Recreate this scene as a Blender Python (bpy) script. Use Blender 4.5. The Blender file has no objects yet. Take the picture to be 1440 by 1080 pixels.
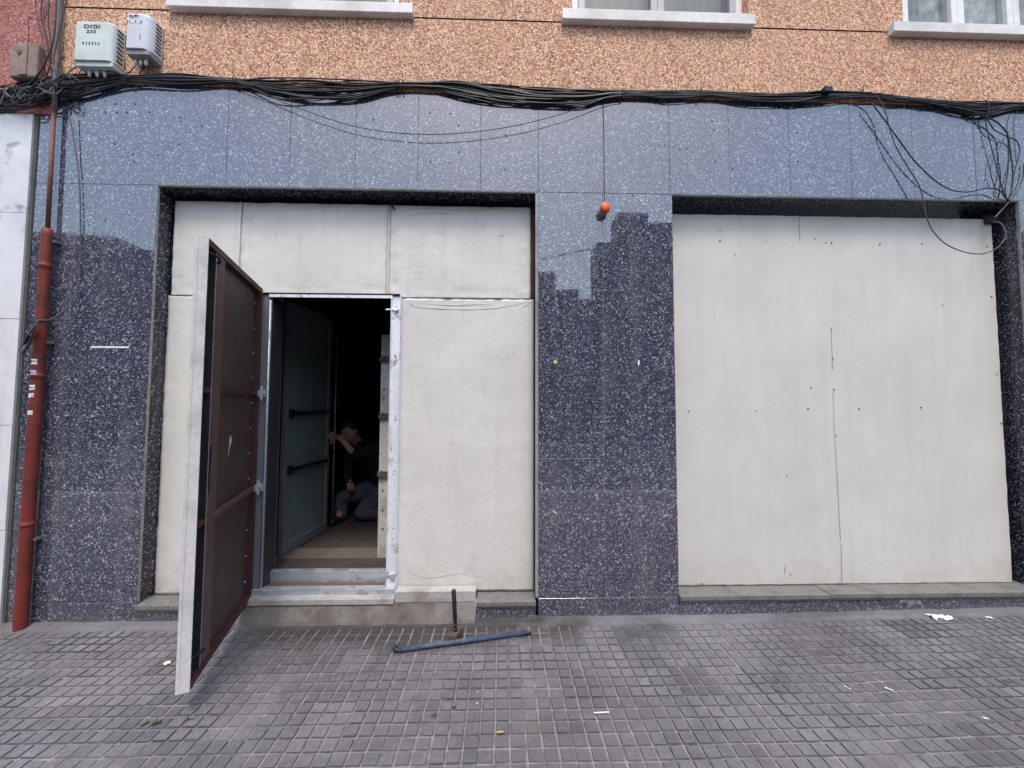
import bpy, bmesh, math, random
from mathutils import Vector, Matrix, noise
random.seed(7)
rnd = random.uniform
S = bpy.context.scene
COL = S.collection

# ---------------------------------------------------------------- camera (fitted from the vanishing points of the facade)
FPX, YAW, PIT, ROL = 535.0, -0.0270937, 0.0485329, 0.0032328
H, D = 1.45, 2.6189
_cy, _sy, _cp, _sp = math.cos(YAW), math.sin(YAW), math.cos(PIT), math.sin(PIT)
FW = Vector((-_sy*_cp, _cy*_cp, _sp))
_rt = Vector((_cy, _sy, 0)); _up = _rt.cross(FW)
RT = math.cos(ROL)*_rt + math.sin(ROL)*_up
UP = -math.sin(ROL)*_rt + math.cos(ROL)*_up
CAM = Vector((0, -D, H))
def W(px, py, y=0.0):
    """where a point measured in the photo lies on the real plane at depth y"""
    r = RT*(px-720)/FPX + UP*(540-py)/FPX + FW
    return CAM + r*((y+D)/r.y)
def G(px, py, z=0.0):
    r = RT*(px-720)/FPX + UP*(540-py)/FPX + FW
    return CAM + r*((z-H)/r.z)
cd = bpy.data.cameras.new('camera'); cam = bpy.data.objects.new('camera', cd); COL.objects.link(cam)
cd.sensor_width = 36; cd.lens = FPX/1440*36; cd.clip_end = 2000; cd.clip_start = 0.02
cam.matrix_world = Matrix.Translation(CAM) @ Matrix((RT, UP, -FW)).transposed().to_4x4()
S.camera = cam

# ---------------------------------------------------------------- helpers
LOC = {}
def tag(o, label=None, cat=None, group=None, kind=None):
    if label: o['label'] = label
    if cat: o['category'] = cat
    if group: o['group'] = group
    if kind: o['kind'] = kind
    return o
def attach(o, parent):
    if parent is not None:
        o.parent = parent
        o.matrix_parent_inverse = Matrix.Translation(-LOC[parent.name])
def thing(name, label, cat, loc, group=None):
    o = bpy.data.objects.new(name, None); COL.objects.link(o)
    o.location = loc; o.empty_display_size = .1
    LOC[o.name] = Vector(loc)
    return tag(o, label, cat, group)
def link_mesh(name, me, parent=None, origin=True):
    o = bpy.data.objects.new(name, me); COL.objects.link(o)
    loc = Vector((0, 0, 0))
    if origin and len(me.vertices):
        xs = [v.co.x for v in me.vertices]; ys = [v.co.y for v in me.vertices]; zs = [v.co.z for v in me.vertices]
        loc = Vector(((min(xs)+max(xs))/2, (min(ys)+max(ys))/2, min(zs)))
        me.transform(Matrix.Translation(-loc))
    o.location = loc; LOC[o.name] = loc
    attach(o, parent)
    return o
class MB:
    def __init__(s): s.v = []; s.f = []; s.m = []; s.starts = []
    def add(s, vs, fs, mi=0):
        b = len(s.v); s.v += [tuple(p) for p in vs]; s.starts.append(len(s.f))
        s.f += [tuple(b+i for i in f) for f in fs]; s.m += [mi]*len(fs); return s
    def box(s, x0, x1, y0, y1, z0, z1, mi=0, M=None):
        vs = [Vector((x, y, z)) for z in (z0, z1) for x, y in ((x0, y0), (x1, y0), (x1, y1), (x0, y1))]
        if M: vs = [M @ v for v in vs]
        return s.add(vs, [(0, 3, 2, 1), (4, 5, 6, 7), (0, 1, 5, 4), (1, 2, 6, 5), (2, 3, 7, 6), (3, 0, 4, 7)], mi)
    def tube(s, pts, r, n=8, mi=0, caps=True):
        pts = [Vector(p) for p in pts]
        rs = r if isinstance(r, (list, tuple)) else [r]*len(pts)
        ref = None; rings = []
        for i, p in enumerate(pts):
            t = (pts[min(i+1, len(pts)-1)] - pts[max(i-1, 0)]).normalized()
            if ref is None:
                ref = t.orthogonal().normalized()
            else:
                ref = (ref - t*ref.dot(t))
                ref = ref.normalized() if ref.length > 1e-6 else t.orthogonal().normalized()
            b = t.cross(ref)
            rings.append([p + (ref*math.cos(2*math.pi*k/n) + b*math.sin(2*math.pi*k/n))*rs[i] for k in range(n)])
        vs = [q for ring in rings for q in ring]; fs = []
        for i in range(len(pts)-1):
            for k in range(n):
                a = i*n+k; c = i*n+(k+1) % n
                fs.append((a, c, c+n, a+n))
        if caps:
            fs.append(tuple(range(n-1, -1, -1))); fs.append(tuple((len(pts)-1)*n+k for k in range(n)))
        return s.add(vs, fs, mi)
    def pieces(s, name, mats, parent=None, **k):
        """every separate add() island as an object of its own"""
        out = []; starts = s.starts + [len(s.f)]; 
        for a, b in zip(starts[:-1], starts[1:]):
            m = MB(); idx = sorted({i for f in s.f[a:b] for i in f}); mp = {q: n for n, q in enumerate(idx)}
            m.v = [s.v[q] for q in idx]; m.f = [tuple(mp[i] for i in f) for f in s.f[a:b]]; m.m = s.m[a:b]
            out.append(m.build(name, mats, parent, **k))
        return out
    def build(s, name, mats, parent=None, bevel=0, smooth=False, seg=2):
        me = bpy.data.meshes.new(name); me.from_pydata(s.v, [], s.f)
        mats = mats if isinstance(mats, (list, tuple)) else [mats]
        for m in mats: me.materials.append(m)
        for p, mi in zip(me.polygons, s.m): p.material_index = mi
        bm = bmesh.new(); bm.from_mesh(me)
        bmesh.ops.recalc_face_normals(bm, faces=bm.faces)
        if bevel:
            bmesh.ops.bevel(bm, geom=[e for e in bm.edges], offset=bevel, segments=seg, profile=.5, affect='EDGES', clamp_overlap=True)
        bm.to_mesh(me); bm.free()
        if smooth:
            for p in me.polygons: p.use_smooth = True
        return link_mesh(name, me, parent)
def smooth_path(pts, k=6):
    pts = [Vector(p) for p in pts]; out = []
    P = [2*pts[0]-pts[1]] + pts + [2*pts[-1]-pts[-2]]
    for i in range(1, len(P)-2):
        a, b, c, d = P[i-1], P[i], P[i+1], P[i+2]
        for j in range(k):
            t = j/k
            out.append(.5*((2*b)+(c-a)*t+(2*a-5*b+4*c-d)*t*t+(3*b-a-3*c+d)*t**3))
    out.append(pts[-1]); return out

# ---------------------------------------------------------------- materials
class MT:
    """thin wrapper to write node trees shortly"""
    def __init__(s, name, rough=.6, col=(.5, .5, .5), metal=0, spec=.5):
        s.m = bpy.data.materials.new(name); s.m.use_nodes = True
        s.nt = s.m.node_tree; s.b = s.nt.nodes['Principled BSDF']
        s.b.inputs['Roughness'].default_value = rough
        s.b.inputs['Base Color'].default_value = (*col, 1)
        s.b.inputs['Metallic'].default_value = metal
        s.b.inputs['Specular IOR Level'].default_value = spec
        g = s.nt.nodes.new('ShaderNodeNewGeometry'); s.pos = g.outputs['Position']
    def n(s, t, **k):
        nd = s.nt.nodes.new('ShaderNode'+t)
        for a, b in k.items():
            if a[0] == '_': setattr(nd, a[1:], b)
            else:
                i = nd.inputs[a.replace('__', ' ')]
                if hasattr(b, 'links') or isinstance(b, bpy.types.NodeSocket): s.nt.links.new(b, i)
                else: i.default_value = b
        return nd
    def l(s, a, b): s.nt.links.new(a, b)
    def scaled(s, sc):
        return s.n('VectorMath', _operation='MULTIPLY', **{'Vector': s.pos}).outputs[0] if False else s._vm(sc)
    def _vm(s, sc):
        nd = s.nt.nodes.new('ShaderNodeVectorMath'); nd.operation = 'MULTIPLY'
        s.l(s.pos, nd.inputs[0]); nd.inputs[1].default_value = sc; return nd.outputs[0]
    def noise(s, scale, detail=4, rough=.55, vec=None, dist=0):
        nd = s.n('TexNoise'); nd.inputs['Scale'].default_value = scale
        nd.inputs['Detail'].default_value = detail; nd.inputs['Roughness'].default_value = rough
        nd.inputs['Distortion'].default_value = dist
        s.l(vec or s.pos, nd.inputs['Vector']); return nd.outputs['Fac']
    def ramp(s, fac, stops, interp='LINEAR'):
        nd = s.n('ValToRGB'); cr = nd.color_ramp; cr.interpolation = interp
        while len(cr.elements) < len(stops): cr.elements.new(.5)
        for e, (p, c) in zip(cr.elements, stops):
            e.position = p
            e.color = (c, c, c, 1) if isinstance(c, (int, float)) else (*c, 1)
        s.l(fac, nd.inputs['Fac']); return nd.outputs['Color']
    def mix(s, fac, a, b, mode='MIX'):
        nd = s.nt.nodes.new('ShaderNodeMix'); nd.data_type = 'RGBA'; nd.blend_type = mode
        for v, i in ((fac, 0), (a, 6), (b, 7)):
            if isinstance(v, bpy.types.NodeSocket): s.l(v, nd.inputs[i])
            elif i == 0: nd.inputs[0].default_value = v
            else: nd.inputs[i].default_value = (*v, 1) if len(v) == 3 else v
        return nd.outputs[2]
    def math(s, op, a, b=0.0, clamp=False):
        nd = s.nt.nodes.new('ShaderNodeMath'); nd.operation = op; nd.use_clamp = clamp
        for v, i in ((a, 0), (b, 1)):
            if isinstance(v, bpy.types.NodeSocket): s.l(v, nd.inputs[i])
            else: nd.inputs[i].default_value = v
        return nd.outputs[0]
    def xyz(s):
        nd = s.nt.nodes.new('ShaderNodeSeparateXYZ'); s.l(s.pos, nd.inputs[0]); return nd.outputs
    def col(s, c): s.l(c, s.b.inputs['Base Color']); return s
    def rgh(s, c): s.l(c, s.b.inputs['Roughness']); return s
    def bump(s, h, st=.3, dist=.002, normal=None):
        nd = s.nt.nodes.new('ShaderNodeBump'); nd.inputs['Strength'].default_value = st
        nd.inputs['Distance'].default_value = dist; s.l(h, nd.inputs['Height'])
        if normal: s.l(normal, nd.inputs['Normal'])
        s.l(nd.outputs[0], s.b.inputs['Normal']); return nd.outputs[0]

def simple(name, col, rough=.5, metal=0, var=.25, scale=30, bump=.15, dirt=None, spec=.5):
    m = MT(name, rough, col, metal, spec)
    n1 = m.noise(scale, 5); n2 = m.noise(scale*.12, 3)
    dk = tuple(c*(1-var) for c in col); lt = tuple(min(1, c*(1+var)) for c in col)
    c = m.ramp(n1, [(.3, dk), (.7, lt)])
    c = m.mix(m.ramp(n2, [(.5, 0.0), (.72, .7)]), c, dirt or tuple(x*.55 for x in col))
    m.col(c); m.rgh(m.ramp(n2, [(.3, max(.05, rough-.12)), (.7, min(1, rough+.15))]))
    if bump: m.bump(n1, bump, .001)
    return m.m

def granite(name, base=1.0, gloss=.03, ior=2.15, rough_edge=False):
    m = MT(name, gloss, spec=.5); m.b.inputs['IOR'].default_value = ior
    wv = m.noise(90, 2)
    vd = m.nt.nodes.new('ShaderNodeVectorMath'); vd.operation = 'MULTIPLY_ADD'
    nn = m.n('TexNoise'); nn.inputs['Scale'].default_value = 160; nn.inputs['Detail'].default_value = 2
    m.l(m.pos, nn.inputs['Vector']); m.l(nn.outputs['Color'], vd.inputs[0]); vd.inputs[1].default_value = (.006,)*3; m.l(m.pos, vd.inputs[2])
    def cells(sc, st):
        v = m.n('TexVoronoi'); v.inputs['Scale'].default_value = sc; m.l(vd.outputs[0], v.inputs['Vector'])
        sp = m.nt.nodes.new('ShaderNodeSeparateColor'); m.l(v.outputs['Color'], sp.inputs[0])
        return sp.outputs[0], sp.outputs[1]
    a, ah = cells(120, 0); b, bh = cells(215, 0); c3, _ = cells(46, 0)
    b_ = base
    ca = m.ramp(a, [(0, (.008*b_, .010*b_, .022*b_)), (.40, (.022*b_, .027*b_, .058*b_)), (.60, (.075*b_, .085*b_, .145*b_)), (.80, (.24*b_, .26*b_, .36*b_)), (.925, (.85, .86, .95))], 'CONSTANT')
    cb = m.ramp(b, [(0, (.008*b_, .010*b_, .022*b_)), (.48, (.058*b_, .066*b_, .115*b_)), (.80, (.20*b_, .22*b_, .30*b_)), (.95, (.85, .85, .9))], 'CONSTANT')
    c = m.mix(.5, ca, cb)
    bright = m.ramp(m.noise(260, 1), [(.58, 0.0), (.70, .55)])
    c = m.mix(bright, c, (.33, .36, .46))
    c = m.mix(m.ramp(c3, [(.0, 0.0), (.75, .35)]), c, (.03*b_, .034*b_, .05*b_))
    # big tone change of the stone + greyish dusty runs
    big = m.noise(1.7, 3)
    c = m.mix(m.ramp(big, [(.35, 0.0), (.7, .3)]), c, (.06*b_, .06*b_, .08*b_))
    runs = m.noise(1, 5, .7, m._vm((9, 9, .7)))
    dust = m.ramp(runs, [(.5, 0.0), (.78, .4)])
    c = m.mix(dust, c, (.2, .2, .215))
    z = m.xyz()[2]
    foot = m.ramp(m.math('ADD', m.math('MULTIPLY', z, 2.2), m.math('MULTIPLY', m.noise(9, 5), .9)), [(.35, .45), (.8, 0.0)])
    c = m.mix(foot, c, (.09, .085, .08))
    m.col(c)
    r = m.math('ADD', m.math('MULTIPLY', m.noise(3.1, 4), .03), gloss-.02)
    r = m.math('ADD', r, m.math('MULTIPLY', dust, .22))
    r = m.math('ADD', r, m.math('MULTIPLY', foot, .5))
    m.rgh(r)
    return m.m

def stucco(name, cols):
    m = MT(name, .9, spec=.25)
    v = m.n('TexVoronoi'); v.inputs['Scale'].default_value = 120
    nn = m.n('TexNoise'); nn.inputs['Scale'].default_value = 120; m.l(m.pos, nn.inputs['Vector'])
    vd = m.nt.nodes.new('ShaderNodeVectorMath'); vd.operation = 'MULTIPLY_ADD'
    m.l(nn.outputs['Color'], vd.inputs[0]); vd.inputs[1].default_value = (.009,)*3; m.l(m.pos, vd.inputs[2])
    m.l(vd.outputs[0], v.inputs['Vector'])
    sp = m.nt.nodes.new('ShaderNodeSeparateColor'); m.l(v.outputs['Color'], sp.inputs[0])
    dark, a, b, lt = cols
    c = m.ramp(sp.outputs[0], [(0, dark), (.2, tuple((x+y)/2 for x, y in zip(dark, a))), (.33, a), (.62, b), (.86, lt)], 'CONSTANT')
    g = m.noise(75, 3, .6)
    c = m.mix(m.ramp(g, [(.5, 0.0), (.64, .75)]), c, dark)
    big = m.noise(1.3, 4)
    c = m.mix(m.ramp(big, [(.35, 0.0), (.75, .3)]), c, tuple(x*.8 for x in b))
    st = m.noise(1, 4, .6, m._vm((6, 6, .8)))
    c = m.mix(m.ramp(st, [(.5, 0.0), (.72, .42)]), c, tuple(x*.6 for x in a))
    m.col(c)
    h = m.math('ADD', m.math('MULTIPLY', v.outputs['Distance'], 1.2), m.noise(130, 3))
    m.bump(h, .7, .004)
    return m.m

def painted_board(name, col, wrinkle=.5):
    m = MT(name, .55, spec=.35)
    x = m.xyz()
    n1 = m.noise(2.2, 5, .6); n2 = m.noise(40, 4); streak = m.noise(1, 5, .65, m._vm((14, 14, 1.1)))
    fine = m.noise(1, 4, .6, m._vm((60, 60, 7)))
    c = m.mix(m.ramp(n1, [(.36, 0.0), (.68, .7)]), col, tuple(v*.84 for v in col))
    c = m.mix(m.ramp(streak, [(.48, 0.0), (.72, .42)]), c, tuple(v*.8 for v in col))
    c = m.mix(m.ramp(fine, [(.55, 0.0), (.8, .16)]), c, (.5, .5, .46))
    # dirt from splashes close to the ground
    foot = m.ramp(m.math('ADD', m.math('MULTIPLY', x[2], 1.6), m.math('MULTIPLY', m.noise(7, 5, .7), .8)), [(.52, .55), (.95, 0.0)])
    c = m.mix(foot, c, (.42, .40, .36))
    spots = m.n('TexVoronoi'); spots.inputs['Scale'].default_value = 5.3; m.l(m.pos, spots.inputs['Vector'])
    c = m.mix(m.ramp(spots.outputs['Distance'], [(.012, .7), (.03, 0.0)]), c, (.18, .15, .12))
    # hair cracks / scratches
    ws = m.noise(3.5, 6, .72, dist=1.6)
    cr = m.ramp(m.math('ABSOLUTE', m.math('SUBTRACT', ws, .5)), [(.0, 1.0), (.006, 0.0)])
    msk = m.ramp(m.noise(1.9, 2), [(.55, 0.0), (.62, 1.0)])
    c = m.mix(m.math('MULTIPLY', m.math('MULTIPLY', cr, msk), .35*wrinkle), c, (.3, .28, .26))
    m.col(c); m.rgh(m.ramp(n1, [(.3, .42), (.7, .62)]))
    h = m.math('ADD', m.math('MULTIPLY', m.noise(5, 3), 3.0*wrinkle), m.math('ADD', n2, m.math('MULTIPLY', fine, .8)))
    h = m.math('SUBTRACT', h, m.math('MULTIPLY', m.math('MULTIPLY', cr, msk), wrinkle))
    m.bump(h, .22+.2*(wrinkle > 1), .003)
    return m.m

def galvanised(name, tint=(.62, .66, .72), rough=.42, metal=.75):
    m = MT(name, rough, metal=metal)
    v = m.n('TexVoronoi'); v.inputs['Scale'].default_value = 70; m.l(m.pos, v.inputs['Vector'])
    sp = m.nt.nodes.new('ShaderNodeSeparateColor'); m.l(v.outputs['Color'], sp.inputs[0])
    c = m.mix(m.ramp(sp.outputs[0], [(0, 0.0), (1, .35)]), tint, tuple(t*.7 for t in tint))
    n2 = m.noise(9, 5, .65)
    c = m.mix(m.ramp(n2, [(.55, 0.0), (.68, .8)]), c, (.16, .14, .13))
    m.col(c); m.rgh(m.ramp(n2, [(.4, rough), (.7, .75)])); m.l(m.ramp(n2, [(.5, metal), (.7, .1)]), m.b.inputs['Metallic'])
    m.bump(m.noise(25, 4), .12, .002)
    return m.m

def rusty(name, col, rust=(.10, .045, .03), rough=.6, sc=4, lo=.42, hi=.66):
    m = MT(name, rough, spec=.35)
    n1 = m.noise(sc, 6, .65); n2 = m.noise(35, 5, .6); st = m.noise(1, 5, .65, m._vm((18, 18, 1.6)))
    c = m.mix(m.ramp(n1, [(lo, 0.0), (hi, .85)]), col, rust)
    c = m.mix(m.ramp(st, [(.5, 0.0), (.75, .5)]), c, tuple(x*.45 for x in col))
    c = m.mix(m.ramp(n2, [(.55, 0.0), (.75, .3)]), c, tuple(min(1, x*1.7+.01) for x in col))
    m.col(c); m.rgh(m.ramp(n1, [(.3, rough-.15), (.7, rough+.2)])); m.bump(n2, .25, .0015)
    return m.m

M = {}
M['granite'] = granite('dark_speckled_granite', 1.0)
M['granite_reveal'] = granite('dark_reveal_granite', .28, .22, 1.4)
M['ledge'] = simple('worn_ledge_stone', (.17, .165, .16), .6, var=.3, scale=60, dirt=(.08, .075, .07))
M['edge'] = simple('sawn_stone_edge', (.30, .30, .29), .6, var=.3, scale=50)
M['edge_dark'] = simple('greenish_metal_edge', (.085, .09, .08), .55, var=.3, scale=40)
M['grout'] = simple('joint_mortar', (.55, .55, .56), .9, var=.2)
M['stucco'] = stucco('orange_pebble_render', ((.25, .11, .075), (.76, .40, .24), (.88, .56, .38), (.93, .77, .61)))
M['stucco_pink'] = stucco('pink_pebble_render', ((.22, .07, .06), (.46, .17, .15), (.56, .25, .22), (.66, .38, .34)))
M['groove'] = simple('render_groove', (.16, .07, .045), .9)
M['sill'] = simple('white_painted_sill', (.74, .73, .71), .6, var=.1, scale=20, dirt=(.42, .40, .37))
M['pvc'] = simple('white_window_frame', (.82, .82, .82), .35, var=.04, bump=0)
M['alu'] = simple('grey_window_frame', (.42, .42, .43), .4, var=.08, bump=0)
M['curtain'] = simple('lace_curtain', (.62, .62, .60), .9, var=.5, scale=11, dirt=(.08, .085, .085))
M['shade'] = simple('grey_roller_blind', (.30, .30, .28), .8, var=.1)
M['board'] = painted_board('off_white_painted_sheet', (.71, .695, .65), 1.4)
M['board_r'] = painted_board('off_white_smooth_board', (.675, .668, .62), .35)
M['marble'] = None
M['galv'] = galvanised('galvanised_steel')
M['galv_white'] = galvanised('bright_galvanised_steel', (.90, .93, .98), .35, .25)
M['galv_dark'] = galvanised('dull_galvanised_steel', (.25, .28, .33), .5, .5)
M['primer'] = rusty('red_brown_primer', (.095, .033, .030), (.045, .033, .028))
M['primer_plate'] = rusty('brown_steel_plate', (.088, .070, .062), (.10, .045, .038))
M['primer_light'] = rusty('worn_primer_plate', (.13, .085, .075), (.12, .045, .040))
M['darkmetal'] = simple('dark_steel', (.045, .045, .048), .5, .3, var=.3)
M['leafskin'] = simple('grey_white_door_skin', (.60, .60, .59), .5, var=.12, scale=45, dirt=(.40, .38, .355))
M['pipe'] = rusty('red_downpipe_paint', (.19, .034, .027), (.085, .028, .022), .55, 7, .46, .62)
M['pipe_thin'] = rusty('rusty_thin_pipe', (.20, .085, .07), (.12, .05, .04), .6)
M['pipe_grey'] = simple('old_grey_pipe', (.17, .15, .14), .6, var=.35, dirt=(.09, .04, .03))
M['cable'] = simple('black_cable', (.018, .018, .020), .42, var=.3, bump=0)
M['cable_grey'] = simple('dusty_grey_cable', (.09, .09, .095), .5, var=.3, bump=0)
M['boxwhite'] = simple('pale_green_grey_plastic', (.62, .70, .665), .5, var=.05, scale=20, dirt=(.42, .46, .42))
M['boxgrey'] = simple('pale_grey_plastic', (.62, .66, .71), .5, var=.06, scale=20, dirt=(.36, .37, .38))
M['boxbrown'] = simple('weathered_brown_plastic', (.26, .19, .155), .75, var=.25, scale=25, dirt=(.14, .10, .085))
M['vent'] = simple('dark_vent', (.03, .035, .035), .7)
M['ink'] = simple('dark_print', (.03, .04, .045), .6, var=.05, bump=0)
M['orange'] = simple('orange_plastic', (.85, .13, .02), .3, var=.06, bump=0)
M['greyplastic'] = simple('grey_plastic', (.28, .28, .30), .5)
M['concrete'] = simple('rough_concrete', (.27, .255, .24), .9, var=.25, scale=45, bump=.5, dirt=(.15, .11, .09))
M['concrete_light'] = simple('pale_concrete_lip', (.42, .41, .40), .85, var=.2, scale=40, bump=.4, dirt=(.2, .17, .15))
M['concrete_stained'] = rusty('stained_step_concrete', (.17, .16, .15), (.075, .048, .038), .9)
M['rust'] = rusty('rust_strip', (.15, .075, .055), (.13, .11, .10), .7, 14, .45, .58)
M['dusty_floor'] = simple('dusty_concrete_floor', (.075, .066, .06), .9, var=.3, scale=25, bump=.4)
M['tile_in'] = simple('beige_floor_tile', (.17, .145, .125), .6, var=.2, scale=18, dirt=(.18, .14, .12))
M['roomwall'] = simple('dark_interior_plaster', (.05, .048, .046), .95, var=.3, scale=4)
M['timber'] = simple('chipped_white_timber', (.62, .61, .57), .7, var=.15, scale=30, dirt=(.16, .13, .10))
M['bracket'] = simple('brown_bracket', (.11, .09, .075), .7, var=.3)
M['blue'] = rusty('chipped_blue_paint', (.052, .080, .135), (.12, .12, .125), .5, 32, .52, .60)
M['hammerhead'] = rusty('rusty_hammer_steel', (.11, .075, .06), (.06, .035, .028))
M['rubber'] = simple('black_rubber', (.012, .012, .013), .45, var=.2, bump=0)
M['paper'] = simple('white_paper', (.80, .79, .75), .8, var=.06)
M['leafdead'] = simple('dead_leaf', (.045, .038, .022), .8, var=.3)
M['butt'] = simple('cigarette_cork', (.55, .32, .12), .8)
M['skin'] = simple('skin', (.50, .26, .19), .5, var=.08, scale=15, bump=0)
M['hair'] = simple('dark_hair', (.012, .010, .009), .6, var=.3, scale=200, bump=.5)
M['shirt'] = simple('black_shirt', (.010, .010, .012), .9, var=.3, scale=12)
M['trouser'] = simple('grey_work_trousers', (.10, .10, .135), .85, var=.2, scale=14, bump=.4)
M['shoe'] = simple('dark_shoe', (.02, .02, .03), .6)
M['asphalt'] = simple('asphalt', (.05, .05, .052), .85, var=.3, scale=80, bump=.6)
M['opp1'] = simple('grey_render', (.16, .15, .14), .9, var=.1, scale=3)
M['opp2'] = simple('brown_render', (.14, .12, .10), .9, var=.1, scale=3)
M['oppglass'] = simple('dark_window_glass', (.02, .02, .025), .15, var=.1, bump=0)
M['groutlight'] = simple('dusty_joint', (.185, .178, .180), .95, var=.45, scale=14, bump=.5, dirt=(.085, .08, .08))

def marble():
    m = MT('pale_marble_cladding', .35)
    n1 = m.noise(3, 6, .65, dist=1.2); n2 = m.noise(1, 5, .6, m._vm((8, 8, 1.0)))
    c = m.ramp(n1, [(.3, (.62, .63, .66)), (.6, (.76, .77, .80))])
    c = m.mix(m.ramp(n2, [(.55, 0.0), (.8, .5)]), c, (.33, .33, .34))
    x = m.xyz()
    blot = m.math('MULTIPLY', m.ramp(m.noise(7, 4, .6), [(.56, 0.0), (.68, .8)]), m.ramp(m.math('MULTIPLY', x[2], .25), [(.62, 0.0), (.7, 1.0)]))
    c = m.mix(blot, c, (.17, .16, .15))
    m.col(c); return m.m
M['marble'] = marble()

def glass(name, col, rough, tr=.9):
    m = MT(name, rough, col); m.b.inputs['Transmission Weight'].default_value = tr
    m.b.inputs['IOR'].default_value = 1.45
    m.l(m.ramp(m.noise(3, 4), [(.3, rough), (.7, min(1, rough+.2))]), m.b.inputs['Roughness'])
    return m.m
M['pane'] = simple('window_pane_glass', (.04, .045, .045), .06, var=.1, bump=0, spec=.7)
M['frosted'] = simple('dusty_green_glass', (.16, .215, .205), .3, var=.12, scale=6, bump=0, dirt=(.24, .26, .25))
M['frosted'].name = 'dusty_green_glass'

def paving(name, hero=True):
    m = MT(name, .78, spec=.4)
    att = m.n('Attribute'); att.attribute_name = 'padtone'
    n1 = m.noise(1.1, 4, .6); n2 = m.noise(60, 5, .7); n3 = m.noise(6, 5, .65)
    c = m.ramp(n2, [(.3, (.104, .100, .112)), (.7, (.178, .172, .190))])
    c = m.mix(m.ramp(n3, [(.4, 0.0), (.7, .6)]), c, (.075, .071, .074))
    c = m.mix(m.ramp(n1, [(.45, 0.0), (.65, .3)]), c, (.215, .208, .215))
    if hero:
        c = m.mix(1.0, c, att.outputs['Color'], 'MULTIPLY')
    # trodden dirt in front of the doorway (soot and plaster, brownish)
    x = m.xyz()
    dx = m.math('MULTIPLY', m.math('ADD', x[0], .45), .62); dy = m.math('MULTIPLY', m.math('ADD', x[1], .12), 4.2)
    rr = m.math('SQRT', m.math('ADD', m.math('MULTIPLY', dx, dx), m.math('MULTIPLY', dy, dy)))
    rr = m.math('ADD', rr, m.math('MULTIPLY', m.math('SUBTRACT', m.noise(2.3, 5, .65), .5), 1.5))
    c = m.mix(m.ramp(rr, [(.5, .85), (1.5, 0.0)]), c, (.035, .033, .031))
    blot = m.noise(.75, 6, .7, dist=.6)
    c = m.mix(m.ramp(blot, [(.52, 0.0), (.62, .4)]), c, (.07, .066, .062))
    wipe = m.noise(1, 5, .7, m._vm((1.2, 5, 1)), dist=.5)
    c = m.mix(m.ramp(wipe, [(.55, 0.0), (.72, .35)]), c, (.24, .235, .24))
    # old dark spots
    v = m.n('TexVoronoi'); v.inputs['Scale'].default_value = 3.1; m.l(m.pos, v.inputs['Vector'])
    c = m.mix(m.ramp(m.math('ADD', v.outputs['Distance'], m.math('MULTIPLY', m.noise(40, 2), .04)), [(.065, .8), (.095, 0.0)]), c, (.04, .037, .037))
    v2 = m.n('TexVoronoi'); v2.inputs['Scale'].default_value = 14; m.l(m.pos, v2.inputs['Vector'])
    c = m.mix(m.ramp(v2.outputs['Distance'], [(.02, .5), (.05, 0.0)]), c, (.42, .42, .42))
    m.col(c); m.rgh(m.ramp(n3, [(.3, .62), (.7, .9)]))
    m.bump(m.math('ADD', n2, m.math('MULTIPLY', m.noise(220, 3), .5)), .35, .0015)
    return m.m
M['pad'] = paving('grey_paving_pads'); M['slab'] = paving('grey_paving_plain', False)
M['padedge'] = simple('dirty_pad_edge', (.078, .074, .077), .95, var=.4, scale=20, dirt=(.15, .145, .145))

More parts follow.
